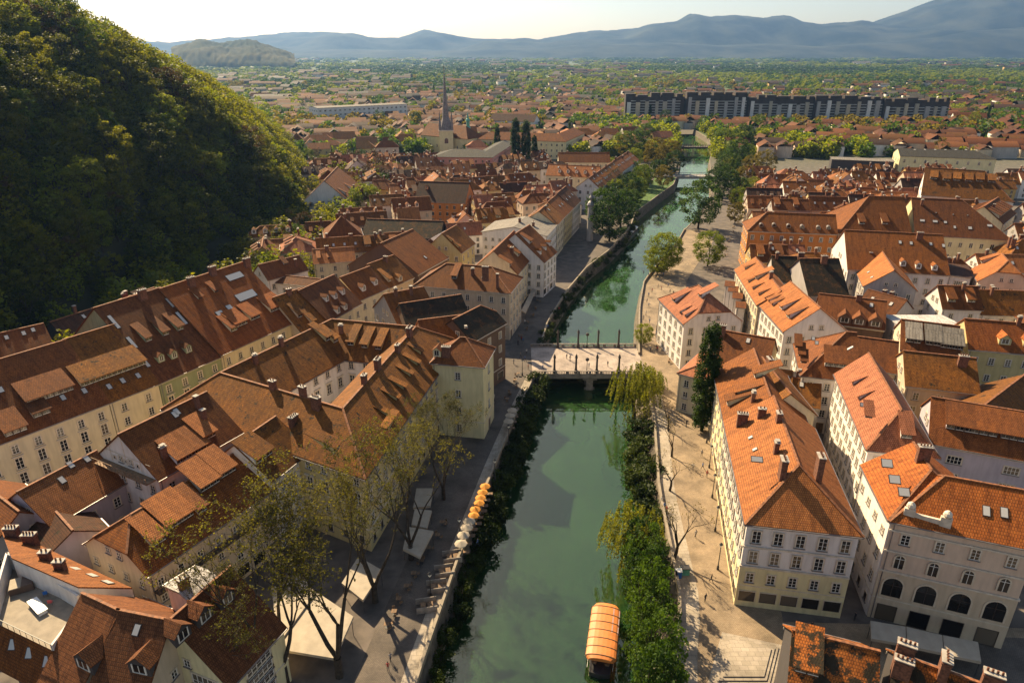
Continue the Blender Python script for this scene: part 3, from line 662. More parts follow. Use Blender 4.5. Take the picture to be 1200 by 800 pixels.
# foreground left
bm_ = mass((185,561), (282,506), 16.5, R=(190,485), pitch=38, ends=('g','g'), wall='white', roof='orange', rows=4, label='steep orange roofed house with a white timbered gable and balcony', drs='bright',
     feats=[('s',220,541,3.4),('s',237,531,3.4),('s',246,514,2.6),('k',210,486),('k',208,489),('c',193,535,0),('c',240,494,2),('c',232,478,2)])
def gable_balcony(res):
    root, Mw, L, D, h, tp = res
    b = MB(); b.box(-1.7, .6, h-.5, -.01, D-.6, h-.3, M['wood']); b.build('balcony', root)
    b = MB(); b.box(-1.7, .6, h+.55, -1.62, D-.6, h+.63, M['wood'])
    for y in np.arange(.65, D-.6, .9): b.box(-1.69, y, h-.3, -1.63, y+.06, h+.55, M['wood'])
    b.build('railing', root)
    for k in range(5): o_ = link('window', winmesh('tiny'), root); o_.matrix_local = Matrix.Translation((-.01, D*.5+(k-2)*1.5, h+.6)) @ Matrix.Rotation(-math.pi/2, 4, 'Z')
    b = MB()
    for f in (.25, .5, .75): b.box(-.05, D*f-.06, h+.1, -.005, D*f+.06, h+min(f, 1-f)*D*tp, M['surround'])
    b.box(-.07, 1.2, h+2.0, -.051, D-1.2, h+2.12, M['surround']); b.build('timber', root)
gable_balcony(bm_)
cg_ = mass((172,673), (320,572), 12.5, R=(205,574), pitch=36, ends=(('k', 3.6, .45), 'g'), wall='beige', roof='orange', rows=4, sp=3.2, win=['small','small','std','shop'], label='long orange roofed house with terraces cut into the roof and a dark eaves gallery', drs='bright',
     feats=[('s',187,637,2.2),('s',212,613,4.6),('s',238,600,1.6),('s',247,571,3.6),('s',268,556,3.0),('k',170,572)])
def gallery(res):
    root, Mw, L, D, h, tp = res
    b = MB(); b.box(.3, -1.3, h-3.5, L-.3, -.01, h-3.3, M['dframe']); b.build('gallery', root); b = MB(); b.box(.3, -1.3, h-2.5, L-.3, -1.24, h-2.42, M['wood'])
    for x in np.arange(.4, L-.4, 1.3): b.box(x, -1.29, h-3.3, x+.08, -1.23, h-.9, M['dframe'])
    b.build('railing', root)
gallery(cg_)
mass((318,562), (362,527), 14.5, R=(322,490), pitch=38, wall='white', roof='rust', rows=4, label='white fronted house squeezed between the long orange roof and the palace', feats=[('s',310,538,4.0),('c',345,500,3),('c',287,500,0)])
ridgeB((22,577), (112,530), 17, 12, 35, wall='lilac', roof='bright', label='light orange roofed house with three bright skylights at the left', ends=('g','g'), feats=[('k',86,548),('k',105,541),('k',76,566)])
ridgeB((-30,560), (22,600), 15, 12, 38, wall='grey', roof='brown', label='brown roofed house in the left corner below the ochre street house', feats=[('k',37,616,1.6,1.6)])
ridgeB((62,596), (85,622), 13.5, 9, 30, wall='lilac', roof='dark', label='narrow lilac back house with a double window in the courtyard', wins=True)
def lean(h1, h2, l1, l2, zh, zl, label, feats, roof='bright', wall='white'):
    a, b_, c, d = W(*h1, zh), W(*h2, zh), W(*l2, zl), W(*l1, zl); o = Vector((a.x, a.y, 0)); root = empty('town_house', o); tag(root, label, 'house'); P = [p-o for p in (a, b_, c, d)]
    OCC.append(((a.x+c.x)/2, (a.y+c.y)/2, 9))
    w = MB(); w.prism([(p.x, p.y) for p in P], 0, .5, WALL[wall])
    for i in range(4):
        p, q = P[i], P[(i+1) % 4]; w.face([(p.x, p.y, .5), (q.x, q.y, .5), (q.x, q.y, q.z), (p.x, p.y, p.z)], WALL[wall])
    w.build('wall', root); r_ = MB(); r_.shell([[p+Vector((0,0,.25)) for p in P]], .24, ROOF[roof]); ro = r_.build('roof', root)
    n = (P[1]-P[0]).cross(P[3]-P[0]); n = n if n.z > 0 else -n; p0 = P[0]+o+Vector((0,0,.25))
    u = (P[1]-P[0]); u.z = 0; u.normalize(); up = Vector((-n.x, -n.y, 0)).normalized(); tp_ = math.hypot(n.x, n.y)/n.z; ux = Vector((up.y, -up.x, 0))
    for f in feats:
        dd = ray(f[1], f[2]); t = n.dot(p0-CAM)/n.dot(dd); h = CAM+dd*t-o
        if f[0] == 'c': k_ = link('chimney', chimmesh(f[3]), ro); k_.matrix_local = Matrix.Translation(h)
        else: Mx = Matrix((ux, up, Vector((0,0,1)))).transposed().to_4x4(); Mx.translation = h; k_ = link('skylight', skymesh(tp_, 1.6, 1.1), ro); k_.matrix_local = Mx
lean((92,689), (14,655), (155,690), (0,618), 16, 12.5, 'bright orange lean roof with chimneys above the roof terrace', [('c',17,632,3),('c',55,657,1),('c',72,668,1),('c',38,640,3),('k',92,666),('k',112,674),('k',130,682)])
ridgeB((98,697), (139,716), 17, 15, 44, wall='beige', roof='plain', label='brown plain tiled corner wing beside the roof terrace', feats=[('g',100,785,3.2)])
ridgeB((139,716), (199,728), 17, 17, 44, wall='beige', roof='plain', label='brown plain tiled foreground wing with wide hip dormers', feats=[('g',165,790,3),('k',158,745)])
ridgeB((199,728), (269,666), 17, 15, 44, wall='paleyellow', roof='plain', rows=5, win='bay', sp=5, label='brown roofed foreground wing with five hooded dormers over a bay windowed front',
     feats=[('g',166,795,2.4),('g',192,772,2.4),('g',216,750,2.4),('g',242,728,2.4),('g',268,708,2.4)])
ridgeB((212,694), (246,672), 14.5, 7, 12, wall='white', roof='white', label='low annex under pale ribbed sheet metal', wins=False, feats=[('c',221,690,1)], ridge=False)
# roof terrace with hot tub
def terrace():
    z = 12.5; P = [W(-4,730,z), W(62,762,z), W(97,715,z), W(14,664,z)]; o_ = P[0]; root = empty('roof_terrace_house', (o_.x, o_.y, 0)); tag(root, 'dark house with a sunken white roof terrace in the lower left corner', 'house')
    L = [p-Vector((o_.x, o_.y, 0)) for p in P]; b = MB(); b.prism([(p.x, p.y) for p in L], 0, z, WALL['dark']); b.build('wall', root)
    b = MB(); b.face([(p.x, p.y, z+.01) for p in L], M['lime']); b.build('floor', root)
    for i, h_ in ((1, .9), (2, 2.6), (3, 2.6)):
        a, c_ = L[i], L[(i+1) % 4]; b = MB(); b.beam((a.x, a.y, z+h_/2), (c_.x, c_.y, z+h_/2), .3, h_, WALL['white']); b.build('parapet', root)
    q = MB(); a, c_ = L[0].copy(), L[1].copy(); a.z = c_.z = z+1; q.beam(a, c_, .08, .08, M['iron'])
    for i in range(10): p = a.lerp(c_, i/9); q.tube((p.x, p.y, z), (p.x, p.y, z+1), .03, .03, M['iron'], 5)
    q.build('railing', root)
    b = MB(); n_ = (L[0]-L[3]).normalized(); n_.z = 0; a, c_ = L[0].copy(), L[1].copy(); e1, e2 = a+n_*4, c_+n_*4; a.z = c_.z = z+.02; e1.z = e2.z = z-4
    b.shell([[e1, e2, c_, a]], .3, ROOF['orange']); ro = b.build('roof', root)
    for t_ in (.25, .55, .85):
        p = a.lerp(c_, t_)*.55+e1.lerp(e2, t_)*.45; u = (c_-a).normalized(); nin = -n_; Mx = Matrix((u, nin, Vector((0,0,1)))).transposed().to_4x4(); Mx.translation = p+Vector((0,0,.05)); k_ = link('skylight', skymesh(1.0), ro); k_.matrix_local = Mx
    OCC.append((P[0].x, P[0].y, 12))
    w = W(27,688,z); b = MB(); b.box(-1.4,-1.2,0,1.4,1.2,.85,M['tub']); b.box(-1.35,-1.15,.86,0,1.15,.98,M['canvas']); b.box(.02,-1.15,.86,1.35,1.15,1.0,M['tub']); o = b.build('hot_tub'); o.location = (w.x, w.y, z+.02); o.rotation_euler.z = .5; tag(o, 'brown covered square hot tub on the white roof terrace', 'hot tub')
    for (px, py, mt, lab) in ((54,698,'barrier','small blue folding chair on the roof terrace'), (60,708,'redplastic','small red folding chair on the roof terrace')):
        w = W(px, py, z); b = MB(); m_ = M[mt]; b.box(-.25,-.25,.42,.25,.25,.47,m_); b.box(-.25,.2,.47,.25,.25,.95,m_)
        for sx in (-.22,.22):
            for sy in (-.22,.22): b.tube((sx,sy,0),(sx,sy,.42),.02,.02,M['iron'],5)
        o = b.build('chair'); o.location = (w.x, w.y, z+.02); o.rotation_euler.z = px; tag(o, lab, 'chair')
    w = W(45,713,z); b = MB(); b.box(-1.8,-.6,.55,1.8,.6,.62,M['paintwhite']); [b.box(sx*1.6-.06,-.5,0,sx*1.6+.06,.5,.55,M['paintwhite']) for sx in (-1,1)]; o = b.build('long_table'); o.location = (w.x, w.y, z+.02); o.rotation_euler.z = -.65; tag(o, 'long white table on the roof terrace', 'table')
terrace()
# riverside row, left bank, beyond the bridge
mass((606,321), (627,295), 13, R=(585,288), pitch=42, wall='cream', roof='orange', rows=3, label='cream gabled riverside house with striped dormers on its sunny side', feats=[('c',600,297,3),('s',598,312,2.2),('s',608,300,2.2)])
mass((637,307), (652,295), 13, R=(606,273), pitch=40, wall='white', roof='orange', rows=4, label='white riverside house with a broad orange roof and a balcony row', feats=[('s',622,285,2.4),('g',634,298,1.2),('g',640,293,1.2),('g',645,288,1.2),('c',600,284,0)])
mass((640,277), (652,264), 14, R=(614,256), pitch=12, wall='white', roof='sheet', rows=4, win='small', sp=2.6, label='white riverside house with a flat grey metal roof', ridge=False, feats=[('c',625,265,1),('c',608,260,1)])
mass((652,264), (661,254), 14, D=15, pitch=35, wall='cream', roof='rust', rows=4, sp=2.8, label='narrow cream riverside house beside the flat metal roof', auto=1)
mass((661,254), (671,244), 13.5, D=15, pitch=38, wall='yellow', roof='orange', rows=4, sp=2.8, label='narrow yellow riverside house in the middle of the far row', auto=1)
mass((671,244), (680,235), 13.5, D=15, pitch=40, wall='white', roof='brown', rows=4, sp=2.8, label='narrow white riverside house nearest the capped turret', auto=1)
def turret():
    w = W(691,282); root = empty('corner_turret', (w.x, w.y, 0)); tag(root, 'slim grey turret with an onion cap at the end of the riverside row', 'turret')
    b = MB(); b.lathe([(1.5,0),(1.5,16)], WALL['grey'], 10); b.build('wall', root)
    b = MB(); b.lathe([(2.0,16.01),(2.1,16.6),(1.5,17.6),(.7,18.4),(.7,19.4),(1.2,19.8),(.5,20.8),(.08,22.5)], M['metal'], 10); b.build('roof', root)
    OCC.append((w.x, w.y, 4))
turret()
mass((366,252), (414,252), 7, D=16, pitch=42, ends=('g','g'), wall='white', roof='orange', label='x') if 0 else None
# white gable house under the hill : gable toward camera
a, b_ = W(411,222,9), W(424,209,9); a2 = W(366,222,9)
mass((413,239), (425,220), 9, D=(W(413,239,9)-W(366,233,9)).length*.95, pitch=42, wall='white', roof='orange', rows=2, label='white gabled villa at the foot of the wooded hill', feats=[('s',405,228,2.2),('s',412,222,2.2)], sp=5)
ridgeB((345,262), (375,270), 8, 9, 35, wall='brick', roof='rust', wins=False, label='small rust roofed shed among the trees under the hill')
ridgeB((330,210), (362,222), 9, 8, 35, wall='cream', roof='rust', label='cream cottage half hidden in trees above the gabled villa')
mass((425,276), (515,279), 9, R=(460,258), pitch=36, wall='dark', roof='moss', wins=False, label='long low blackened roof behind the slab roofed barn')
mass((486,236), (545,238), 11, R=(515,214), pitch=38, wall='orange', roof='dark', label='long dark roofed house with an orange front', feats=[('g',500,222,1.4)])
mass((576,193-9), (603,165), 15, D=24, pitch=20, ends=('h','h'), wall='pink', roof='dark', rows=4, win='std', sp=3.4, label='large pink school house with a low brown hipped roof') if 0 else None
A_ = W(523,187,15)
mass((508,184), (577,185), 15, D=24, pitch=17, ends=('h','h'), wall='rose', roof='slate', rows=4, sp=3.4, label='large pink school building with a low dark roof', cat='school', ridge=False, cornice=True)
mass((577,184.5), (604,167), 15, D=14, pitch=17, ends=('h','h'), wall='rose', roof='slate', rows=4, sp=3.2, label='pink side wing of the school reaching back toward the poplars', cat='school', ridge=False)
mass((560,163), (662,166), 14, D=16, pitch=32, ends=('h','h'), wall='paleyellow', roof='orange', rows=3, win='dot', sp=3.6, label='long pale yellow palace with rows of windows and an orange hipped roof', cat='palace', feats=[('c',590,150,1),('c',630,152,1),('c',655,155,1)])
mass((663,166), (685,156), 14, D=16, pitch=32, ends=('h','h'), wall='paleyellow', roof='orange', rows=3, win='dot', sp=3.6, label='short side wing of the pale yellow palace', cat='palace')
mass((574,141), (626,143), 13, D=16, pitch=38, wall='white', roof='dark', label='white block with a dark red roof behind the pale yellow palace', wins=True, win='dot', sp=5)
mass((493,158), (548,163), 15, R=(520,146), pitch=40, ends=('g','h'), wall='paleyellow', roof='orange', label='church nave with a pale orange roof below the spire', cat='church', win='arch2', sp=7, rows=1)
mass((703,221), (716,211), 12, D=13, pitch=38, wall='white', roof='orange', rows=3, label='white house with round dormers above the grassy river bank', auto=1)
mass((716,211), (730,200), 12, D=13, pitch=38, wall='ochre', roof='rust', rows=3, label='ochre house in the middle of the row above the grassy bank', auto=1)
mass((730,200), (748,187), 12, D=14, pitch=36, wall='white', roof='orange', rows=3, label='white house at the far end of the row above the grassy bank', auto=1)
mass((640,205), (700,208), 12, D=14, pitch=36, wall='cream', roof='bright', rows=3, label='long cream house with a pale orange roof behind the grassy bank row', auto=1)
mass((655,190), (715,190), 12, D=14, pitch=36, wall='cream', roof='orange', rows=3, label='long cream house one block behind the grassy bank row', auto=1)
# church tower
def church_tower():
    d = 590; x = d*(521-600)/F/(cT+0*sT)*1.0; w = Vector((-54.0, 585, 0)); root = empty('church_tower', w, .1); root.scale = (.8, .8, .86); tag(root, 'stone church tower with a tall dark needle spire', 'tower')
    b = MB(); b.box(-7,-7,0,7,7,24,WALL['paleyellow']); b.box(-7.5,-7.5,24.002,7.5,7.5,25,M['cornice']); b.build('wall', root)
    b = MB(); n = 8; 
    b.lathe([(7.2,25),(5.2,31),(3.4,36),(2.3,50),(.2,78)], M['spire'], 8); b.build('spire', root)
    for sx in (-1,1):
        for sy in (-1,1): c_ = MB(); c_.lathe([(1.4,25),(1.3,30),(.1,42)], M['spire'], 6, (sx*6,sy*6)); c_.build('pinnacle', root)
    b = MB(); b.lathe([(.6,77.5),(.6,78.6)], M['cap'], 8); b.box(-.15,-.15,78.6,.15,.15,82,M['iron']); b.box(-1,-.15,80,1,.15,80.4,M['iron']); b.build('cross', root)
    for (x_, y_, rz) in ((0,-7.01,0), (7.01,0,math.pi/2)):
        o_ = link('window', winmesh('arch'), root); o_.matrix_local = T(x_, y_, 13, rz, 1.4)
    OCC.append((w.x, w.y, 16))
church_tower()
def turret_green():
    w = W(549,172); root = empty('roof_lantern', (w.x, w.y, 0)); tag(root, 'small green copper lantern turret beside the church nave', 'turret')
    b = MB(); b.box(-1.8,-1.8,0,1.8,1.8,15,WALL['cream']); b.build('wall', root)
    b = MB(); b.lathe([(2.6,15),(2.4,17),(1.5,18),(1.5,22),(2.2,22.3),(1.9,24),(.9,25),(.9,26.5),(.1,30)], M['verdigris'], 8); b.build('roof', root)
turret_green()
mass((372,127), (477,122), 20, D=26, pitch=4, wall='white', roof='sheet', rows=4, win='wide', sp=6, wins='far', label='long white modern block with ribbon windows left of the spire', cat='block of flats', ridge=False)
# ------------------------------------------------------------------ RIGHT BANK, named houses
mass((838,433), (850,491), 14.6, D=15, pitch=36, ends=('g','g'), wall='paleyellow', roof='orange', rows=4, label='pale yellow promenade house with dark box dormers behind the white corner house', feats=[('s',862,462,3.2),('s',852,473,2.4),('c',882,470,0),('s',884,441,2.6)])
mass((850.5,493), (876,612), 15.7, Cp=(1011,634), pitch=36, ends=('g','h'), wall='white', roof='bright', rows=4, win=['tall','tall','std','shop'], sp=2.75, plinth=('paleyellow', 7.6), bands=(7.6, 11.3), label='white four storey corner house with a hipped roof facing the square', 
     feats=[('c',912,493,1),('c',892,488,1),('c',869,497,3),('c',909,530,0),('c',917,552,3),('c',960,548,3),('k',877,514,.8,.9),('k',882,528,.8,.9),('k',887,540,1.8,1.0)], cornice=True)
mass((980,438), (1018,525), 17, Cp=(1094,527), pitch=44, ends=('g','h'), wall='white', roof='pink', rows=5, win='std', sp=2.8, label='tall white house with a steep salmon roof of three slit dormers',
     feats=[('n',999,449,1.2),('n',1006,466,1.2),('n',1018,489,1.2),('k',1010,468,.7,.8),('s',1062,514,1.8),('c',1053,447,2)])
r3, M3, L3, D3, h3, tp3 = mass((1012,545), (1044,608), 18, D=13, pitch=36, ends=('g','h'), wall='white', roof='new', rows=4, win=['small','std','std','dark'], sp=3.2, label='grand pink and white corner building with a row of arched shop windows',
     feats=[('k',1040,548,1.6,1.4),('k',1049,567,1.6,1.4),('k',1060,582,1.6,1.4),('c',1092,533,3)])
mass((1046,609), (1215,643), 18, D=13, pitch=36, ends=('h','g'), wall='pink', roof='new', rows=4, win=['std','arch2','arch','opening'], sp=4.1, root=r3, plinth=('beige', 9.0), bands=(9.0, 12.6, 16.2),
     feats=[('k',1156,605,1,1.6),('k',1177,607,1,1.6)], base=1)
mass((1090,518), (1225,543), 15, R=(1150,476), pitch=36, wall='lilac', roof='brown', rows=4, win='wide', sp=5.5, label='lilac walled house with three broad brown dormers at the right edge', feats=[('s',1124,505,4.2),('s',1152,510,4.2),('s',1192,517,5),('c',1076,478,3),('c',1080,492,1)])
mass((1062,451), (1147,461), 14, R=(1115,418), pitch=34, wall='beige', roof='rust', label='wide orange tiled house with a dark gutter above the three broad dormers', feats=[('c',1127,428,3),('c',1166,447,2)])
ridgeB((1150,478), (1200,440), 17, 13, 36, wall='ochre', roof='rust', label='rust roofed house with a sunlit curved ridge at the right edge', wins=False)
mass((1056,409), (1124,418), 14, R=(1095,380), pitch=34, wall='cream', roof='brown', label='cream house with three grey sheet roofed dormers', rows=3, drs='sheet', feats=[('s',1070,402,3.2),('s',1093,405,3.2),('s',1115,409,4.6),('c',1129,375,0)])
mass((1136,408), (1215,415), 14, R=(1170,378), pitch=36, wall='yellow', roof='new', rows=3, label='yellow house with ribbed orange tiles and gabled dormers at the right edge', feats=[('g',1177,404,2.6),('g',1206,406,2.6),('c',1193,380,0)])
mass((1060,388), (1132,388), 13.5, D=11, pitch=4, wall='white', roof='white', label='flat white metal roof with red chimneys', ridge=False, feats=[('c',1090,368,2),('c',1124,370,2),('c',1128,378,2)])
mass((994,315), (1112,322), 15, R=(1056,274), pitch=36, wall='white', roof='orange', rows=4, label='long white house with three white gabled dormers and a bright party wall', feats=[('g',1058,312,1.6),('g',1076,315,1.6),('g',1095,317,1.6),('k',1055,286),('k',1068,287),('k',1091,288),('k',1106,290),('c',1077,280,3)])
mass((1112,322), (1138,325), 14, D=14, pitch=6, wall='white', roof='dark', rows=4, win='wide', sp=3, label='white infill house with paired windows and machines on its flat roof', ridge=False)
mass((1002,312), (1013,335), 14, R=(1036,299), pitch=38, wall='grey', roof='bright', rows=4, label='small grey gabled house with a bright orange roof and two roof windows', feats=[('c',1019,303,3),('k',1016,320,1,1),('k',1020,326,1,1)])
mass((1138,316), (1147,329), 14, Cp=(1212,337), pitch=40, ends=('g', ('k', 4, .55)), wall='pink', roof='bright', rows=4, label='pink half hipped gable house near the parked vans', feats=[('s',1150,308,2.4)])
mass((1073,275), (1184,281), 15, R=(1112,234), pitch=38, ends=('g','h'), wall='paleyellow', roof='brown', rows=3, label='large brown roofed house with scattered small skylights', feats=[('k',1081,260,1.8,1.2),('k',1096,261,1.8,1.2),('k',1108,262,1.2,1.2),('k',1160,266,1.8,1.2),('k',1137,269,1.4,1.4),('k',1119,282-14),('c',1080,240,0),('k',1097,250,.5,.5),('k',1117,252,.5,.5),('k',1134,253,.5,.5)])
mass((1080,228), (1186,236), 16, R=(1130,200), pitch=42, ends=('g','h'), wall='white', roof='rust', rows=3, label='tall roofed monastery like block with six dormers high on its roof', cat='building', feats=[('s',1094,210,3),('s',1109,212,3),('s',1121,212,3),('s',1135,213,3),('s',1148,213,3),('s',1162,214,3)])
mass((877,270), (981,274), 16, R=(930,251), pitch=38, ends=('h','g'), wall='orange', roof='orange', rows=4, label='vivid orange palace with six round black dormers', cat='palace', feats=[('o',892,266,1.6),('o',907,266,1.6),('o',924,267,1.6),('o',940,268,1.6),('o',959,269,1.6),('o',971,269,1.6)])
mass((983,273), (1068,275), 15, R=(1030,231), pitch=40, ends=('h','g'), wall='beige', roof='orange', rows=3, label='high plain orange roof with two small dormers beside the orange palace', feats=[('s',1010,263,2.2),('s',1037,263,2.2)])
mass((862,316), (888,357), 14, R=(901,323), pitch=36, wall='cream', roof='bright', rows=4, win='std', sp=2.8, label='long cream riverside row house with slanting roof shadows', feats=[('s',885,326,3),('n',877,330,1.1),('n',882,338,1.1),('n',889,345,1.1),('n',873,315,1.1),('c',905,325,0)])
mass((889,355), (919,388), 14, R=(940,343), pitch=38, wall='white', roof='bright', rows=4, win='std', sp=2.8, label='white gabled row house with long slit dormers and two box dormers', feats=[('n',897,350,1.2),('n',901,353,1.2),('n',905,357,1.2),('s',915,362,2.2),('s',923,372,2.2)])
mass((948,346), (994,346), 13, R=(970,304), pitch=38, wall='grey', roof='moss', wins=False, label='mossy dark roof behind the gabled row house', feats=[('c',965,308,3)])
ridgeB((905,300), (945,302), 19, 15, 40, wall='grey', roof='moss', wins=False, label='dark weathered roof behind the cream row', feats=[('c',910,303,0),('c',938,304,3)])
mass((957,376), (1036,386), 12.5, R=(998,349), pitch=34, wall='brick', roof='brown', wins=False, label='brown back house with three sunlit gabled dormers', feats=[('g',989,379,3.2),('g',1006,382,3.2),('g',1025,384,3.2),('k',1021,360),('c',1006,352,1)])
ridgeB((1018,340), (1062,352), 14, 10, 35, wall='grey', roof='brown', wins=False, label='low brown roof in the yard below the small grey gable', auto=1)
mass((773,350), (802,379), 13.5, Cp=(874,380), pitch=38, ends=('h', ('k', 5.5, .42)), wall='white', roof='pink', rows=4, label='white hotel like house with a pink half hipped roof by the promenade', cat='hotel', feats=[('s',789,353,2.6),('n',797,366,1.3),('n',803,370,1.3),('s',839,360,1.8),('s',820,348,2.4),('c',833,328,0)])
for k, (px, py, ze) in enumerate(((853,335,12.4),(857,341,11.6),(862,349,10.8),(866,360,10))):
    mass((px-3,py), (px+7,py+1), ze, D=5, pitch=16, wall='white', roof='brown', wins=False, ridge=False, cornice=False, label=['highest','second highest','third','lowest'][k]+' step of the stepped brown lean-to beside the pink hotel roof', cat='annex')
mass((796,437), (835,447), 10, D=15, pitch=24, ends=('h','g'), wall='cream', roof='pink', rows=3, label='low cream house with a flat salmon roof behind the poplar')
mass((833,440), (893,452), 12, R=(860,390), pitch=33, ends=('g','g'), wall='yellow', roof='brown', rows=3, label='brown roofed yellow house with a single roof window right of the poplar', feats=[('k',876,402),('c',845,391,3)])
mass((923,409), (940,438), 13.5, D=7, pitch=38, ends=('g','h'), wall='white', roof='bright', rows=4, label='x') if 0 else None
mass((940,439), (1003,446), 14, R=(990,389), pitch=40, ends=('h','g'), wall='white', roof='brown', rows=4, label='white house whose brown roof has a sunlit hip with three slits', feats=[('s',976,430,3.4),('s',994,432,3.4),('k',993,410),('n',935,407,1.2),('n',939,417,1.2),('n',942,425,1.2),('k',953,399,.8,1),('k',957,404,.8,1)])
mass((1003,430), (1050,437), 13, R=(1025,398), pitch=32, wall='beige', roof='brown', label='plain brown roof between the salmon roof and the sheet dormers', wins=False)
mass((905,470), (960,478), 9, D=12, pitch=30, wall='grey', roof='rust', wins=False, label='low rust roofed yard house beneath the tall salmon roof', auto=1)
mass((858,425), (890,470), 14, D=10, pitch=34, wall='paleyellow', roof='rust', label='rust roofed row behind the white corner house', auto=1) if 0 else None
ridgeB((893,420), (926,462), 19, 11, 38, wall='cream', roof='rust', label='narrow rust roofed house between the corner house and the lane', feats=[('c',920,437,3),('c',901,431,3)], wins=False)
ridgeB((931,740), (1028,764), 17, 16, 40, wall='dark', roof='patchy', label='mossy orange roof at the bottom edge beside the stone steps', wins=False, feats=[('s',945,790,2.6)])
ridgeB((1052,768), (1160,806), 17, 16, 40, wall='dark', roof='patchy', label='blackened mossy roof with pale topped chimneys at the bottom right', wins=False, feats=[('c',1055,790,3),('c',1060,762,3),('c',1105,785,3),('c',1160,800,3)])
ridgeB((1160,170), (1250,176), 15, 18, 34, wall='white', roof='brown', label='x') if 0 else None
mass((1175,262), (1190,250), 14, D=16, pitch=36, wall='cream', roof='orange', rows=3, label='cream house end on at the right edge above the parked vans', auto=1)
mass((1055,183), (1168,187), 12, D=22, pitch=20, ends=('g','h'), wall='paleyellow', roof='slate', rows=2, win='arch2', sp=6, label='long low yellow hall with a grey roof and a line of small roof vents', cat='hall', ridge=False, feats=[('k',1072+i*12,176,1.6,1) for i in range(8)])
mass((975,187), (1048,190), 8, D=14, pitch=6, wall='dark', roof='sheet', wins=False, label='low flat grey hall left of the slate roofed hall', cat='hall', ridge=False)
# roof parapet with two urns on the corner building
def parapet():
    b = MB(); a, c = W(1060,603,18.6), W(1112,616,18.6); u = (c-a); L_ = u.length; rz = math.atan2(u.y, u.x); Mx = T(a.x, a.y, 18.0, rz)
    iv = T(r3.location.x, r3.location.y, r3.location.z, r3.rotation_euler.z).inverted() @ Mx
    b.box(0, -.2, 0, L_, .2, 1.3, M['cornice']); b.build('parapet', r3, iv)
    for x in (.5, L_-.5):
        b = MB(); b.box(x-.7, -.3, 0, x+.7, .3, 1.9, M['cornice']); b.lathe([(.3,1.9),(.62,2.3),(.5,2.7),(.15,3.0)], M['cornice'], 10, (x, 0)); b.build('urn', r3, iv)
    b = MB(); a, c = W(1150,690,9.2), W(1190,700,9.2)
parapet()
# ------------------------------------------------------------------ river geometry (world metres)
LQ = [(-20,20),(-12.2,73.9),(-9.3,91.8),(-3.2,123.6),(1.5,146),(6.4,166.4),(8.5,185),(11.5,205),(20,236),(30,265),(42,290),(52,315),(60,340),(67,370),(85,410),(106,455),(119,500),(134,560),(152,645),(165,720),(172,800)]
RQ = [(14,20),(22.5,70.9),(26.4,83.3),(28.9,114.1),(33,140),(35,160),(36.2,180.5),(43,219),(49.5,247.1),(59,269.6),(73,300),(84,330),(98,360),(112,395),(121,420),(132,460),(142,500),(160,570),(184,645),(198,720),(204,810)]
def interp(L, y):
    for (x0, y0), (x1, y1) in zip(L, L[1:]):
        if y0 <= y <= y1: return x0+(x1-x0)*(y-y0)/(y1-y0)
    return L[0][0] if y < L[0][1] else None
YEND = 800.0
def hill_h(x, y):
    fx = [(-400,-150),(100,-150),(200,-132),(280,-120),(350,-108),(450,-134),(540,-165),(620,-225),(760,-330),(3000,-800)]
    cp = [(-400,128),(330,128),(380,104),(430,86),(480,66),(510,54),(545,38),(590,20),(660,6),(760,0),(3000,0)]
    def it(P, v):
        for (a0, b0), (a1, b1) in zip(P, P[1:]):
            if a0 <= v <= a1: return b0+(b1-b0)*(v-a0)/(a1-a0)
        return 0
    s = it(fx, y)-x; c = it(cp, y)
    if s <= 0 or c <= 0: return 0.0
    q = s*1.02
    h = c*(1-math.exp(-q/c*1.6)) if s < 260 else c*(1-math.exp(-260*1.02/c*1.6))*max(0, 1-(s-260)/320)
    return h+2.0*math.sin(x*.05)*math.sin(y*.043)*min(1, s/30)
def groundmat():
    m, nt, b = nodes('ground'); L = nt.links; g = N(nt, 'ShaderNodeNewGeometry')
    sp_ = N(nt, 'ShaderNodeSeparateXYZ'); L.new(g.outputs['Position'], sp_.inputs[0])
    n1 = N(nt, 'ShaderNodeTexNoise', Scale=0.35, Detail=8.0); L.new(g.outputs['Position'], n1.inputs['Vector'])
    town = ramp(nt, n1.outputs[0], [(0.35, (0.075, 0.062, 0.055)), (0.65, (0.15, 0.12, 0.10))])
    n2 = N(nt, 'ShaderNodeTexVoronoi', Scale=0.004); n2.distance = 'CHEBYCHEV'; L.new(g.outputs['Position'], n2.inputs['Vector'])
    fld = ramp(nt, n2.outputs['Color'], [(0.2, (0.05, 0.085, 0.018)), (0.45, (0.10, 0.13, 0.03)), (0.6, (0.16, 0.12, 0.06)), (0.8, (0.07, 0.11, 0.022))])
    n3 = N(nt, 'ShaderNodeTexNoise', Scale=0.01, Detail=10.0, Roughness=.7); L.new(g.outputs['Position'], n3.inputs['Vector'])
    fld = mix(nt, ramp(nt, n3.outputs[0], [(0.42, (0, 0, 0)), (0.55, (1, 1, 1))]), fld, (0.05, 0.075, 0.015))
    mr = N(nt, 'ShaderNodeMapRange'); L.new(sp_.outputs[1], mr.inputs[0]); mr.inputs[1].default_value = 480; mr.inputs[2].default_value = 750
    gr = mix(nt, mr.outputs[0], town, fld)
    mz = N(nt, 'ShaderNodeMapRange'); L.new(sp_.outputs[2], mz.inputs[0]); mz.inputs[1].default_value = .3; mz.inputs[2].default_value = 2.5
    L.new(mix(nt, mz.outputs[0], gr, (0.035, 0.032, 0.012)), b.inputs['Base Color']); b.inputs['Roughness'].default_value = .95
    return m
GM = groundmat()
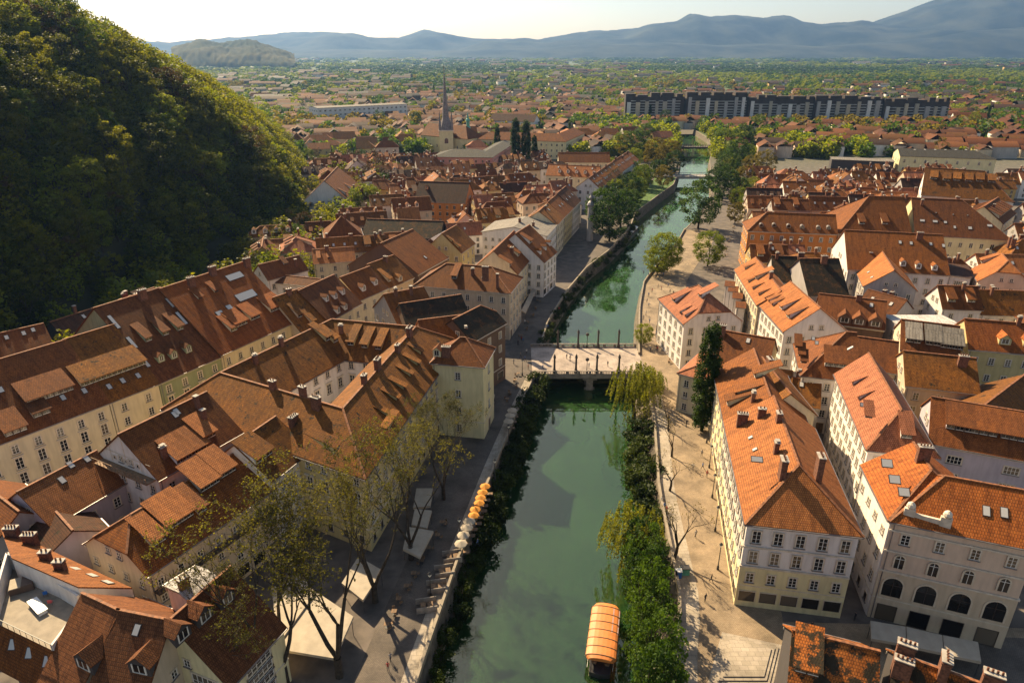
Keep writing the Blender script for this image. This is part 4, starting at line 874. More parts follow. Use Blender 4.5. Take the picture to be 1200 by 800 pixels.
def ground():
    ys = list(np.arange(20, 800, 9.0))+[800+ (i*12)**1.35 for i in range(0, 61)]
    ys = [y for y in ys if y < 8900]+[9000, 16000]
    offs = [0, 3, 8]+list(np.arange(15, 430, 9.0))+[460, 520, 620, 800, 1200, 2000, 4000, 7000, 12000]
    V = []; Fc = []
    for side in (-1, 1):
        base = len(V)
        for y in ys:
            e = interp(LQ if side < 0 else RQ, y)
            if e is None or y > YEND: e = 188
            for o in offs:
                x = e+side*o; z = hill_h(x, y) if side < 0 else 0
                V.append((x, y, z))
        n = len(offs)
        for j in range(len(ys)-1):
            for i in range(n-1):
                a = base+j*n+i; q = (a, a+1, a+n+1, a+n); Fc.append(q if side > 0 else q[::-1])
    # behind the camera
    b0 = len(V); V += [(-12000,-600,0),(12000,-600,0),(12000,20,0),(-12000,20,0)]; Fc.append((b0,b0+1,b0+2,b0+3))
    me = bpy.data.meshes.new('ground'); me.from_pydata(V, [], Fc); me.materials.append(GM); me.update()
    o = bpy.data.objects.new('ground', me); C.objects.link(o); structure(o)
ground()
def watermat():
    m, nt, b = nodes('river_water'); L = nt.links; g = N(nt, 'ShaderNodeNewGeometry')
    b.inputs['Base Color'].default_value = (0.028, 0.062, 0.026, 1); b.inputs['Roughness'].default_value = 0.04; b.inputs['IOR'].default_value = 1.33
    b.inputs['Specular IOR Level'].default_value = 0.0; b.inputs['Subsurface Weight'].default_value = 0.8; b.inputs['Subsurface Radius'].default_value = (3, 5, 3); b.inputs['Subsurface Scale'].default_value = 1.0; b.inputs['Subsurface Weight'].default_value = 1.0
    n3 = N(nt, 'ShaderNodeTexNoise', Scale=0.05, Detail=2.0); L.new(g.outputs['Position'], n3.inputs['Vector'])
    L.new(ramp(nt, n3.outputs[0], [(0.35, (0.012, 0.036, 0.009)), (0.65, (0.017, 0.048, 0.012))]), b.inputs['Base Color'])
    mp = N(nt, 'ShaderNodeMapping'); mp.inputs['Scale'].default_value = (1, .35, 1); L.new(g.outputs['Position'], mp.inputs[0])
    n = N(nt, 'ShaderNodeTexNoise', Scale=0.9, Detail=3.0); L.new(mp.outputs[0], n.inputs['Vector'])
    n2 = N(nt, 'ShaderNodeTexNoise', Scale=0.12, Detail=2.0); L.new(g.outputs['Position'], n2.inputs['Vector'])
    bp = N(nt, 'ShaderNodeBump', Strength=0.22, Distance=0.12); L.new(n.outputs[0], bp.inputs['Height'])
    bp2 = N(nt, 'ShaderNodeBump', Strength=0.10, Distance=0.5); L.new(n2.outputs[0], bp2.inputs['Height']); L.new(bp.outputs[0], bp2.inputs['Normal'])
    L.new(bp2.outputs[0], b.inputs['Normal'])
    fr_ = N(nt, 'ShaderNodeFresnel'); fr_.inputs['IOR'].default_value = 2.15; L.new(bp2.outputs[0], fr_.inputs['Normal']); gl = N(nt, 'ShaderNodeBsdfGlossy', Roughness=0.03); L.new(bp2.outputs[0], gl.inputs['Normal']); gl.inputs['Color'].default_value = (1.0, .95, .70, 1)
    ms = N(nt, 'ShaderNodeMixShader'); L.new(fr_.outputs[0], ms.inputs[0]); L.new(b.outputs[0], ms.inputs[1]); L.new(gl.outputs[0], ms.inputs[2]); L.new(ms.outputs[0], nt.nodes['Material Output'].inputs[0]); return m
ysr = list(np.arange(20, 801, 6.0))
b = MB(); wm_ = watermat()
V = []; 
for y in ysr: V += [(interp(LQ, y)-1.5, y, -5), (interp(RQ, y)+1.5, y, -5)]
n_ = len(V); b.v = V+[(p[0], p[1], -7.9) for p in V]; k_ = len(ysr)-1
b.f = [(2*i, 2*i+1, 2*i+3, 2*i+2) for i in range(k_)]+[(n_+2*i, n_+2*i+2, n_+2*i+3, n_+2*i+1) for i in range(k_)]+[(2*i, 2*i+2, n_+2*i+2, n_+2*i) for i in range(k_)]+[(2*i+1, n_+2*i+1, n_+2*i+3, 2*i+3) for i in range(k_)]+[(0, n_, n_+1, 1), (2*k_, 2*k_+1, n_+2*k_+1, n_+2*k_)]
b.m = [b.mi(wm_)]*len(b.f)
structure(b.build('river_water'))
b = MB()
for i in range(len(ysr)-1):
    y0, y1 = ysr[i], ysr[i+1]; b.face([(interp(LQ,y0)-1.5,y0,-8),(interp(RQ,y0)+1.5,y0,-8),(interp(RQ,y1)+1.5,y1,-8),(interp(LQ,y1)-1.5,y1,-8)], M['quay'])
structure(b.build('river_bed'))
# quay walls: battered stone with coping, one per bank stretch
def strip(L, y0, y1, step, f):
    y = y0; out = []
    while y < y1-1e-6: out.append((f(interp(L, y)), y)); y += step
    out.append((f(interp(L, y1)), y1)); return out
def quay(L, side, y0, y1, label, zt=0.9, lean=1.4, mat='quay', cop='lime'):
    pts = strip(L, y0, y1, 6, lambda x: x); root = empty('quay_wall', (pts[0][0], pts[0][1], 0)); tag(root, label, 'wall')
    ox, oy = pts[0]; b = MB(); c = MB()
    for (xa, ya), (xb, yb) in zip(pts, pts[1:]):
        xa -= ox; xb -= ox; ya -= oy; yb -= oy; s = -side
        q = [(xa, ya, 0.0), (xb, yb, 0.0), (xb+s*lean, yb, -8), (xa+s*lean, ya, -8)]
        b.face(q if side > 0 else q[::-1], M[mat])
        P = [(xa, ya), (xb, yb), (xb+side*.45, yb), (xa+side*.45, ya)]
        if side > 0: P = P[::-1]
        c.prism([(p[0]-side*.02, p[1]) for p in P], -.3, zt, M[cop])
    b.build('wall', root); c.build('parapet', root)
quay(LQ, -1, 20, 168, 'near left quay wall of rough dark stone with a pale parapet')
quay(LQ, -1, 186, 372, 'left quay wall beyond the bridge, overgrown with ivy')
quay(LQ, -1, 372, 800, 'far left quay wall below the grassy bank', zt=.2)
quay(RQ, 1, 20, 160, 'near right quay wall behind the willows and poplars', lean=5)
quay(RQ, 1, 180, 330, 'right quay wall beyond the bridge with a pale coping', lean=2.0)
quay(RQ, 1, 330, 800, 'far right quay wall under the round trees', zt=.2)
# paved surfaces
def surf(name, pts, z, mat, edge=None):
    b = MB(); b.prism(pts, -0.25, z, mat, bottom=False); return structure(b.build(name))
prom = cobble('promenade_cobbles', (0.38, 0.28, 0.18), (0.31, 0.22, 0.14)); lane = cobble('lane_cobbles', (0.16, 0.125, 0.10), (0.12, 0.094, 0.078)); slab = cobble('pale_slabs', (0.42, 0.35, 0.28), (0.36, 0.30, 0.23), 1, 1.2, .8)
RP = strip(RQ, 20, 330, 6, lambda x: x+.5); RI = strip(RQ, 20, 330, 6, lambda x: x+16)
surf('promenade', RP+RI[::-1] if 0 else [*RP[::-1], *RI][::-1], .03, prom)
RPi = strip(RQ, 20, 156, 6, lambda x: x+3.3); surf('footpath', [*strip(RQ, 20, 156, 6, lambda x: x+.5)[::-1], *RPi][::-1], .06, slab)
LPp = strip(LQ, 20, 372, 6, lambda x: x-.5); LI = strip(LQ, 20, 372, 6, lambda x: x-9)
surf('lane', [*LI[::-1], *LPp][::-1], .03, lane)
surf('footpath', [*strip(LQ, 20, 166, 6, lambda x: x-2.4)[::-1], *strip(LQ, 20, 166, 6, lambda x: x-.5)][::-1], .05, slab)
surf('square', [(38,40),(95,40),(95,78),(40,80)], .035, prom)
surf('street', [(52,60),(120,44),(120,74),(56,78)], .045, lane)
lw = strip(LQ, 372, 484, 6, lambda x: x-.6); structure((lambda b: (b.prism([*strip(LQ, 372, 484, 6, lambda x: x-15), *lw[::-1]][::-1], -.2, .08, M['grass'], bottom=False), b.build('lawn'))[1])(MB()))
# steps of the sunken square
P4 = [W(846,741), W(921,757), W(908,812), W(826,812)]
for i in range(5):
    c_ = (P4[0]+P4[2])/2; f = 1-.1*i; b = MB(); b.prism([((p.x-c_.x)*f+c_.x, (p.y-c_.y)*f+c_.y) for p in P4][::-1], .035, .75-.15*i if 0 else .15*(i+1), slab)
    if i == 0: st_root = b.build('stone_steps'); tag(st_root, 'broad pale stone stepped platform on the square at the bottom', 'steps')
    else: b.build('step', st_root)
# ------------------------------------------------------------------ bridges
def bridge():
    yA, yB = 167.0, 185.5; x0, x1 = 5.5, 36.5
    root = empty('stone_bridge', (21, 176, 0)); tag(root, 'pale stone pedestrian bridge with a row of tall columns across the river', 'bridge')
    dk = cobble('bridge_slabs', (0.44, 0.35, 0.29), (0.39, 0.31, 0.26), 1, 1.6, 1.2)
    Mi = Matrix.Translation((-21, -176, 0))
    b = MB(); b.box(x0, yA+.1, -.55, x1, yB-.1, .14, dk, Mi); b.build('deck', root)
    b = MB(); b.box(x0, yA-.25, -1.1, x1, yA+.09, .2, M['stone'], Mi); b.box(x0, yB-.09, -1.1, x1, yB+.25, .2, M['stone'], Mi)
    for y in np.arange(yA+3, yB-1, 3.2): b.box(x0, y-.2, -1.4, x1, y+.2, -.56, M['concrete'], Mi)
    b.build('beam', root)
    for y, nm in ((yA-.05, 'a'), (yB+.05, 'b')):
        b = MB(); b.box(x0, y-.2, .98, x1, y+.2, 1.16, M['stone'], Mi); b.box(x0, y-.18, .201, x1, y+.18, .32, M['stone'], Mi)
        for x in np.arange(x0+.2, x1-.1, .42):
            b.box(x-.08, y-.08, .32, x+.08, y+.08, .98, M['stone'], Mi)
        for x in np.linspace(x0+.3, x1-.3, 11): b.box(x-.3, y-.23, .321, x+.3, y+.23, .979, M['stone'], Mi)
        b.build('balustrade', root)
    b = MB(); b.box(20.2, yA+.6, -8, 22.0, yB-.6, -1.11, M['stone'], Mi); b.box(19.2, yA+.3, -1.9, 23, yB-.3, -1.401, M['stone'], Mi); b.box(19.7, yA+1.4, -8, 22.5, yA+1.0, -4.4, M['stone'], Mi); b.build('pier', root)
    b = MB(); b.box(x0-1.5, yA-.6, -8, x0+.5, yB+.6, -.56, M['stone'], Mi); b.build('abutment', root)
    b = MB(); b.box(x1-.5, yA-.6, -8, x1+1.5, yB+.6, -.56, M['stone'], Mi); b.build('abutment', root)
    for yy, py, xs in ((yB-.45, 414.7, (653.3, 677, 700.2, 724)), (yA+.45, 438, (649.5, 674.7, 699, 724.8))):
        for i, px in enumerate(xs):
            t = (yy)/(cT+(400-py)/F*sT); x = (px-600)/F*t
            r_ = empty('column_lamp', (x, yy, .14)); far = 'far' if yy > 180 else 'near'
            tag(r_, ['first', 'second', 'third', 'fourth'][i]+' stone column from the left along the %s side of the bridge' % far, 'column')
            b = MB(); b.box(-.4,-.4,0,.4,.4,1.1,M['darkstone']); b.build('pedestal', r_)
            b = MB(); b.lathe([(.32,1.1),(.28,2.2),(.24,4.6)], M['darkstone'], 10); b.build('shaft', r_)
            b = MB(); b.box(-.36,-.36,4.6,.36,.36,4.8,M['darkstone']); b.lathe([(.24,4.8),(.34,5.1),(.14,5.5),(.03,5.8)], M['darkstone'], 8); b.build('capital', r_)
        t = yy/(cT+(400-py)/F*sT); x = (687.5-600)/F*t
        r_ = empty('street_lamp', (x, yy, .14)); tag(r_, 'round globe lamp in the middle of the %s side of the bridge' % ('far' if yy > 180 else 'near'), 'lamp')
        b = MB(); b.lathe([(.3,0),(.28,.7),(.12,.9),(.08,3.6)], M['iron'], 8); b.build('pole', r_)
        b = MB(); b.lathe([(.1,3.6),(.42,3.8),(.5,4.15),(.38,4.5),(.1,4.65)], M['darkstone'], 10); b.build('globe', r_)
bridge()
def farbridge(y, x0, x1, w, label, mat):
    root = empty('road_bridge', ((x0+x1)/2, y, 0)); tag(root, label, 'bridge'); l = (x1-x0)/2
    b = MB(); b.box(-l, -w/2, -1.2, l, w/2, .5, M[mat]); b.build('deck', root)
    for s in (-1, 1):
        q = MB(); q.box(-l, s*w/2-.15, 1.3, l, s*w/2+.15, 1.5, M['iron'])
        for x in np.arange(-l, l, 2.2): q.box(x-.12, s*w/2-.1, .5, x+.12, s*w/2+.1, 1.3, M['cornice'])
        q.build('railing', root)
    b = MB(); b.box(-l, -w/2+.2, -6, -l+3, w/2-.2, -1.2, M['stone']); b.box(l-3, -w/2+.2, -6, l, w/2-.2, -1.2, M['stone']); b.build('abutment', root)
farbridge(488, 106, 144, 10, 'grey road bridge with iron railings at the river bend', 'concrete')
farbridge(647, 148, 188, 8, 'dark footbridge farthest up the river', 'darkconc')
# ------------------------------------------------------------------ trees
def rv(r):
    while 1:
        v = Vector((r.uniform(-1,1), r.uniform(-1,1), r.uniform(-1,1)))
        if .05 < v.length < 1: return v
def leafquads(pts, sizes, r, up=0.3, asp=1.0):
    V = []; Fc = []
    for p, s in zip(pts, sizes):
        n = rv(r).normalized(); n.z = abs(n.z)+up; n.normalize(); a = n.orthogonal().normalized(); b_ = n.cross(a); t = r.uniform(0, 6.28)
        a, b_ = a*math.cos(t)+b_*math.sin(t), b_*math.cos(t)-a*math.sin(t); k = len(V); a = a*s; b_ = b_*s*asp
        V += [tuple(p-a), tuple(p-b_*.7), tuple(p+a), tuple(p+b_*.7)]; Fc.append((k,k+1,k+2,k+3))
    return V, Fc
def leafmesh(name, pts, sizes, r, mat, up=.3, asp=1.0):
    V, Fc = leafquads(pts, sizes, r, up, asp); me = bpy.data.meshes.new(name); me.from_pydata(V, [], Fc); me.materials.append(mat); me.update(); return me
def branches(r, h, spread, depth=5, r0=.3, first=.3, up=.35, kids=(2,3), curve=.2, fork=False):
    segs = []; tips = []
    def grow(p, d, ln, rad, k):
        n = 3 if k > 0 else 2
        for i in range(n):
            q = p+d*(ln/n); segs.append((p, q, rad*(1-.3*i/n), rad*(1-.3*(i+1)/n))); p = q
            d = (d+rv(r)*curve+Vector((0,0,.06*up))).normalized()
            if k < depth-1 and i >= 1 and r.random() < .5: tips.append(p.copy())
        rad *= .7
        if k <= 0: tips.append(p); return
        for _ in range(r.choice(kids)):
            nd = (d+rv(r)*spread+Vector((0,0,up*.5))).normalized(); grow(p, nd, ln*r.uniform(.62,.85), rad*r.uniform(.55,.8), k-1)
    ln = h*first
    if fork:
        p = Vector((0,0,h*.12)); segs.append((Vector((0,0,-.5)), p, r0*1.15, r0))
        for i in range(3):
            a = i*2.1+r.random(); grow(p, Vector((math.cos(a)*.38, math.sin(a)*.38, 1)).normalized(), h*.3, r0*.62, depth-1)
    else: grow(Vector((0,0,-.5)), Vector((0,0,1)), ln, r0, depth)
    return segs, tips
def trunkmesh(segs, name='trunk', nmin=3):
    b = MB()
    for p, q, a, c in segs: b.tube(p, q, a, c, M['bark'], 7 if a > .15 else (5 if a > .05 else 3))
    return b.mesh(name, True)
def crownpts(r, h0, h1, rad, nclump, per, cs, shape='round'):
    pts = []
    for i in range(nclump):
        v = rv(r); l = v.length; v = v/l*(l**.35)
        z = (v.z+1)/2
        if shape == 'round': c = Vector((v.x*rad, v.y*rad, h0+(h1-h0)*z))
        elif shape == 'poplar':
            z = r.random(); w = rad*(math.sin(math.pi*min(1, z*.85+.13))**.5); a = r.uniform(0, 6.28); q = w*math.sqrt(r.uniform(.3, 1)); c = Vector((q*math.cos(a), q*math.sin(a), h0+(h1-h0)*z))
        elif shape == 'cone':
            z = r.random()**1.4; a = r.uniform(0, 6.28); q = rad*(1-z)*math.sqrt(r.uniform(.4, 1)); c = Vector((q*math.cos(a), q*math.sin(a), h0+(h1-h0)*z))
        k = cs*r.uniform(.6, 1.3)
        for j in range(per):
            w = rv(r); pts.append(c+Vector((w.x*k, w.y*k, w.z*k*(.7 if shape == 'round' else 1.2))))
    return pts
PROT = {}
def proto(key, trunk, crown):
    PROT[key] = (trunk, crown)
def mktree(kind, i):
    r = random.Random(kind+str(i)); key = kind+str(i)
    if kind in ('hill', 'hilldark', 'green', 'lime', 'olive', 'brown'):
        h = 13; rad = r.uniform(3.6, 4.8); dens = {'olive': .5, 'brown': .55}.get(kind, 1)
        segs, tips = branches(r, h, .75, 3, .28, .36, .4)
        pts = crownpts(r, 2.4, h, rad, int(70*dens), 52, r.uniform(.85, 1.15))
        return proto(key, trunkmesh(segs), leafmesh('crown', pts, [r.uniform(.13,.30) for _ in pts], r, LEAF[kind]))
    if kind.startswith('big'):
        h = 13; rad = r.uniform(5.2, 6.0); segs, tips = branches(r, h, .75, 3, .3, .3, .4)
        pts = crownpts(r, 1.2, h, rad, 130, 60, r.uniform(.9, 1.2))
        return proto(key, trunkmesh(segs), leafmesh('crown', pts, [r.uniform(.13,.28) for _ in pts], r, LEAF[kind[3:]]))
    if kind == 'poplar':
        h = 24; segs = [(Vector((0,0,-.5)), Vector((0,0,h*.85)), .4, .05)]
        for k in range(30):
            z = 1.5+k*.65; a = r.uniform(0, 6.28); segs.append((Vector((0,0,z)), Vector((math.cos(a)*1.5, math.sin(a)*1.5, z+3.2)), .08, .02))
        pts = crownpts(r, 1.5, h, 2.3, 230, 60, .8, 'poplar')
        return proto(key, trunkmesh(segs), leafmesh('crown', pts, [r.uniform(.14,.28) for _ in pts], r, LEAF['poplar']))
    if kind == 'conifer':
        h = 13; segs = [(Vector((0,0,-.5)), Vector((0,0,h*.95)), .22, .03)]; pts = crownpts(r, 1, h, 2.6, 60, 40, .7, 'cone')
        return proto(key, trunkmesh(segs), leafmesh('crown', pts, [r.uniform(.2,.35) for _ in pts], r, LEAF['poplar']))
    if kind == 'bush':
        pts = crownpts(r, -.4, 2.4, 1.6, 22, 60, .7); segs = [(Vector((0,0,-.4)), Vector((rv(r).x, rv(r).y, 1.4)), .06, .02) for _ in range(5)]
        return proto(key, trunkmesh(segs, 'stem'), leafmesh('leaves', pts, [r.uniform(.1,.2) for _ in pts], r, LEAF['bush']))
    if kind == 'willow':
        h = 10; segs, tips = branches(r, h, .9, 3, .35, .35, .5); pts = []
        tops = crownpts(r, h*.55, h*1.0, 4.0, 120, 1, .3)
        for t in tops:
            ln = r.uniform(2.5, 6.5); dx, dy = t.x*.06, t.y*.06
            for k in range(int(ln*13)):
                q = k/(13.); pts.append(t+Vector((dx*q+r.uniform(-.16,.16), dy*q+r.uniform(-.16,.16), -q)))
        return proto(key, trunkmesh(segs), leafmesh('crown', pts, [r.uniform(.10,.2) for _ in pts], r, LEAF['lime' if i else 'willowc'], 0))
    if kind == 'bare':
        h = 9; segs, tips = branches(r, h, .75, 6, .2, .22, .3, (2, 3, 2)); pts = []
        for t in tips:
            if r.random() < .35: pts.append(t+rv(r)*.3)
        return proto(key, trunkmesh(segs), leafmesh('buds', pts, [r.uniform(.05,.1) for _ in pts], r, LEAF['olive']))
    if kind == 'plane':
        h = 19; segs, tips = branches(r, h, .62, 6, .36, .2, .3, (2, 3, 3), .16, fork=True); pts = []
        for t in tips:
            for _ in range(3):
                e = t+rv(r)*.8+Vector((0,0,.15)); segs.append((t, e, .014, .006))
                for _ in range(3): pts.append(t.lerp(e, r.uniform(.3, 1))+rv(r)*.09)
        return proto(key, trunkmesh(segs), leafmesh('crown', pts, [r.uniform(.05,.11) for _ in pts], r, LEAF['sprout']))
LEAF['willowc'] = leafmat('leaves_willow', (0.05, 0.075, 0.008), (0.19, 0.19, 0.02), .5)
LEAF['sprout'] = leafmat('leaves_sprout', (0.06, 0.062, 0.008), (0.20, 0.18, 0.02), .55)
def tree(kind, i, x, y, z, s, label, group=None, cat='tree', name=None, sz=None):
    if kind+str(i) not in PROT: mktree(kind, i)
    tm, cm = PROT[kind+str(i)]
    nm = name or {'poplar': 'poplar_tree', 'conifer': 'conifer_tree', 'bush': 'shrub', 'willow': 'willow_tree'}.get(kind, 'broadleaf_tree')
    root = empty(nm, (x, y, z), RND.uniform(0, 6.28)); root.scale = (s, s, sz or s); tag(root, label, cat, group)
    link('stem' if kind == 'bush' else 'trunk', tm, root); link('leaves' if kind == 'bush' else 'crown', cm, root)
    return root
# hillside wood
cands = []
for yy in np.arange(150, 640, 7.6):
    for xx in np.arange(-330, -95, 7.6):
        x = xx+RND.uniform(-3, 3); y = yy+RND.uniform(-3, 3); z = hill_h(x, y)
        if z < 1.0: continue
        v = Vector((x, y, z+8))-CAM; zc = v.y*cT-v.z*sT; 
        if zc < 10: continue
        px = 600+F*v.x/zc; py = 400-F*(v.y*sT+v.z*cT)/zc
        if px < -40 or py > 470 or py < -60: continue
        cands.append((math.hypot(x, y-0), x, y, z))
# keep slopes that face the camera; farthest dropped first
cands.sort(); print('hill candidates', len(cands))
if len(cands) > 165:
    rest = cands[165:]; cands = cands[:165]
else: rest = []
HL = {'hill': 'yellow green spring tree in the dense wood on the hillside', 'hilldark': 'dark green tree in the shaded wood on the hillside', 'brown': 'brownish tree barely in leaf in the hillside wood', 'lime': 'bright fresh green tree in the hillside wood'}
for d, x, y, z in cands:
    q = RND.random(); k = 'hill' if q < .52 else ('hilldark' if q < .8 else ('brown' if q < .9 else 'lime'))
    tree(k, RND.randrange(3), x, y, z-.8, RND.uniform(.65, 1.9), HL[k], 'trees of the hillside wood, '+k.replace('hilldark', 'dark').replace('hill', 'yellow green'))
for yy in np.arange(140, 560, 8.5):
    for xx in np.arange(-300, -104, 8.5):
        x = xx+RND.uniform(-4, 4); y = yy+RND.uniform(-4, 4)
        if hill_h(x, y) > .3: rest.append((1, x, y, hill_h(x, y)-2.5))
for yy in np.arange(165, 470, 7):
    for k_ in range(5):
        x = -150+RND.uniform(0, 75); y = yy+RND.uniform(-3, 3)
        if hill_h(x, y) < 3 and not any((x-ox)**2+(y-oy)**2 < (rr+4)**2 for ox, oy, rr in OCC): rest.append((0, x, y, hill_h(x, y)-1))
def merged(name, items, label, cat, group=None):
    """items: (vertices Nx3, faces list, transform) -> one stuff mesh"""
    V = []; Fs = []; mats = []; mi = []
    off = 0
    for arr, fa, mat in items:
        if mat not in mats: mats.append(mat)
        V.append(arr); Fs.append(fa+off); off += len(arr); mi.append(np.full(len(fa), mats.index(mat)))
    V = np.concatenate(V); Fs = np.concatenate(Fs); mi = np.concatenate(mi); me = bpy.data.meshes.new(name); n = Fs.shape[1]
    me.vertices.add(len(V)); me.vertices.foreach_set('co', V.ravel()); me.loops.add(Fs.size); me.loops.foreach_set('vertex_index', Fs.ravel().astype(np.int32))
    me.polygons.add(len(Fs)); me.polygons.foreach_set('loop_start', np.arange(0, Fs.size, n, dtype=np.int32))
    for m_ in mats: me.materials.append(m_)
    me.polygons.foreach_set('material_index', mi.astype(np.int32)); me.update(calc_edges=True); me.validate()
    o = link(name, me); tag(o, label, cat, group, 'stuff'); return o
def leafarr(n, seed, rx, rz, s0, s1):
    g = np.random.RandomState(seed); v = g.normal(size=(n, 3)); v /= np.linalg.norm(v, axis=1)[:, None]; l = g.rand(n, 1)**.3; c = v*l*np.array([rx, rx, rz]); c[:, 2] += rz*.9
    nn = g.normal(size=(n, 3)); nn[:, 2] = abs(nn[:, 2])+.3; nn /= np.linalg.norm(nn, axis=1)[:, None]; t = g.normal(size=(n, 3)); a = np.cross(nn, t); a /= np.linalg.norm(a, axis=1)[:, None]; b_ = np.cross(nn, a)
    s = (s0+(s1-s0)*g.rand(n, 1)); V = np.stack([c-a*s, c-b_*s*.8, c+a*s, c+b_*s*.8], 1).reshape(-1, 3); return V, np.arange(4*n).reshape(-1, 4)
if rest:
    its = []; A4 = [leafarr(650, k, 5.2, 7.0, .3, .65) for k in range(4)]
    for d, x, y, z in rest:
        V, Fa = A4[RND.randrange(4)]; its.append((V*RND.uniform(.85, 1.25)+np.array([x, y, z]), Fa, LEAF[RND.choice(('hill','hill','lime','hilldark'))]))
    merged('hillside_wood', its, 'far part of the yellow green hillside wood', 'wood')
# near trees, left bank terraces
def at(px, py, z=0): w = W(px, py, z); return w.x, w.y
pl = [(335,800,1.0,'leftmost great budding plane tree over the white awnings',0), (398,792,1.05,'second great budding plane tree, its trunk rising past the white awnings',1), (440,705,.85,'budding plane tree behind the palace corner',2), (482,655,.85,'budding plane tree beside the small white pavilion',0), (520,585,.72,'budding tree in front of the tall pale yellow house',1), (285,812,.7,'small budding tree before the bay windowed front',2)]
for px, py, s, lab, i in pl: x, y = at(px, py); tree('plane', i, x, y, 0, s*1.45, lab, name='plane_tree')
# right bank
for px, py, s, lab, i in ((790,655,.95,'leaning bare tree on the promenade beside the tall poplars',0),(785,575,.8,'bare promenade tree nearest the blue doored kiosk row',1),(787,535,.75,'bare promenade tree in the middle of its row',2),(783,505,.7,'bare promenade tree closest to the willow',0)):
    x, y = at(px, py); tree('bare', i, x, y, 0, s*1.9, lab, cat='tree', name='bare_tree')
x, y = at(822, 505); tree('poplar', 0, x, y, 0, 1.08, 'tall dark columnar poplar standing between promenade and yellow house')
wl = [(30.5,151,-4,1.45,0,'big weeping willow at the right end of the stone bridge'),(35,158,-4,1.0,1,'smaller willow pressed against the stone bridge'),(20.8,97,-4,1.25,0,'trailing willow leaning over the water before the poplars')]
for x, y, z, s, i, lab in wl: tree('willow', i, x, y, z, s, lab)
for k, (x, y, s, sz) in enumerate(((19.0,66,.85,1.5),(19.4,72,.82,1.45),(20.2,77.5,.82,1.4),(20.6,83,.8,1.3),(21.5,88.5,.8,1.2),(18.0,60.5,.9,1.5),(22,94,.8,1.0))):
    tree('green', k % 3, x, y, -4.5, s, ['first','second','third','fourth','fifth','sixth','seventh'][k]+' leafy green tree counted along the near right bank', name='broadleaf_tree', sz=sz)
bi = 0
def bush(x, y, z, s, lab='dark green shrub hanging over the near quay wall', grp='shrubs along the quay walls'):
    tree('bush', RND.randrange(3), x, y, z, s, lab, grp, 'shrub')
for y in np.arange(97, 142, 2.6): bush(RND.uniform(23.5, 27)+ (y-97)*.13, y, -3.6+RND.uniform(-.3, .8), RND.uniform(1.3, 2.2), 'green shrub on the sloping right bank', 'shrubs on the right bank')
for y in np.arange(103, 165, 2.3): bush(interp(LQ, y)+RND.uniform(1.0, 2.6), y, RND.uniform(-4.2, -2.2), RND.uniform(1.2, 1.9), 'dark green shrub below the left cafe wall', 'shrubs below the cafe wall')
for y in np.arange(66, 102, 2.6): bush(interp(LQ, y)+RND.uniform(1.0, 1.8), y, RND.uniform(-4.5, -2.6), RND.uniform(.7, 1.2), 'shrub at the foot of the stone seating bay wall', 'shrubs at the foot of the bay wall')
for y in np.arange(188, 372, 4.2): bush(interp(LQ, y)+RND.uniform(.2, 1.0), y, RND.uniform(-3.6, -.5), RND.uniform(.7, 1.2), 'ivy shrub on the far left quay wall', 'ivy on the far left quay wall')
def inriver(x, y, m):
    a, c = interp(LQ, y), interp(RQ, y)
    return a is not None and c is not None and a-m < x < c+m
# round trees up the river
rt = [(818,268,13,'green',1.15,'large round green tree on the right bank at the river bend'),(777,318,8,'lime',.75,'fresh green tree overhanging the right quay'),(770,322,7,'lime',.6,'smaller fresh green tree next to the overhanging one'),(829,312,8,'lime',.7,'lime green tree alone on the promenade'),(754,403,3,'lime',.38,'slender young tree on the promenade beyond the bridge'),
 (846,236,10,'green',.95,'dark round tree behind the large bend tree'),(852,214,10,'green',.95,'round tree at the right end of the road bridge'),(838,228,10,'green',.8,'compact round tree between bend and road bridge'),(862,196,10,'green',1.0,'dark riverside tree beyond the road bridge'),(848,180,10,'lime',1.0,'bright tree above the road bridge on the right'),(870,178,10,'green',1.1,'broad tree at the head of the right bank'),(893,208,10,'olive',.9,'yellow tree among the right bank roofs'),(881,232,8,'lime',.6,'small lime tree beside the right bank roofs'),
 (714,283,10,'green',1.15,'big dark tree at the end of the left riverside row'),(706,268,10,'green',.95,'dark tree close to the onion capped turret'),(727,266,10,'green',.9,'green tree above the white moored boat'),(738,238,8,'green',.8,'round tree on the grassy left bank'),(720,240,8,'lime',.7,'light tree behind the turret'),(752,222,8,'lime',.75,'light green tree near the road bridge'),
 (768,200,10,'olive',1.1,'tall yellow brown tree left of the road bridge'),(782,196,10,'olive',1.0,'bronze leaved tree at the left end of the road bridge'),(790,205,8,'green',.8,'dark tree beside the bronze leaved tree'),(742,187,10,'green',1.1,'dark green tree behind the far left houses'),(755,176,10,'green',1.1,'green tree farther behind the far left houses'),(730,180,8,'lime',.9,'pale tree near the pale yellow palace'),
 (430,262,10,'lime',.95,'bright green tree beside the white gabled villa'),(440,226,12,'brown',1.2,'large brown budding tree behind the villa'),(452,232,8,'green',.7,'dark conifer like tree under the brown budding tree'),(415,205,10,'brown',.9,'brown tree above the villa roof')]
for px, py, h, k, s, lab in rt: x, y = at(px, py); tree(k if k == 'brown' else 'big'+k, RND.randrange(2), x, y, 0, s*(1.6 if py < 330 else 1.3), lab)
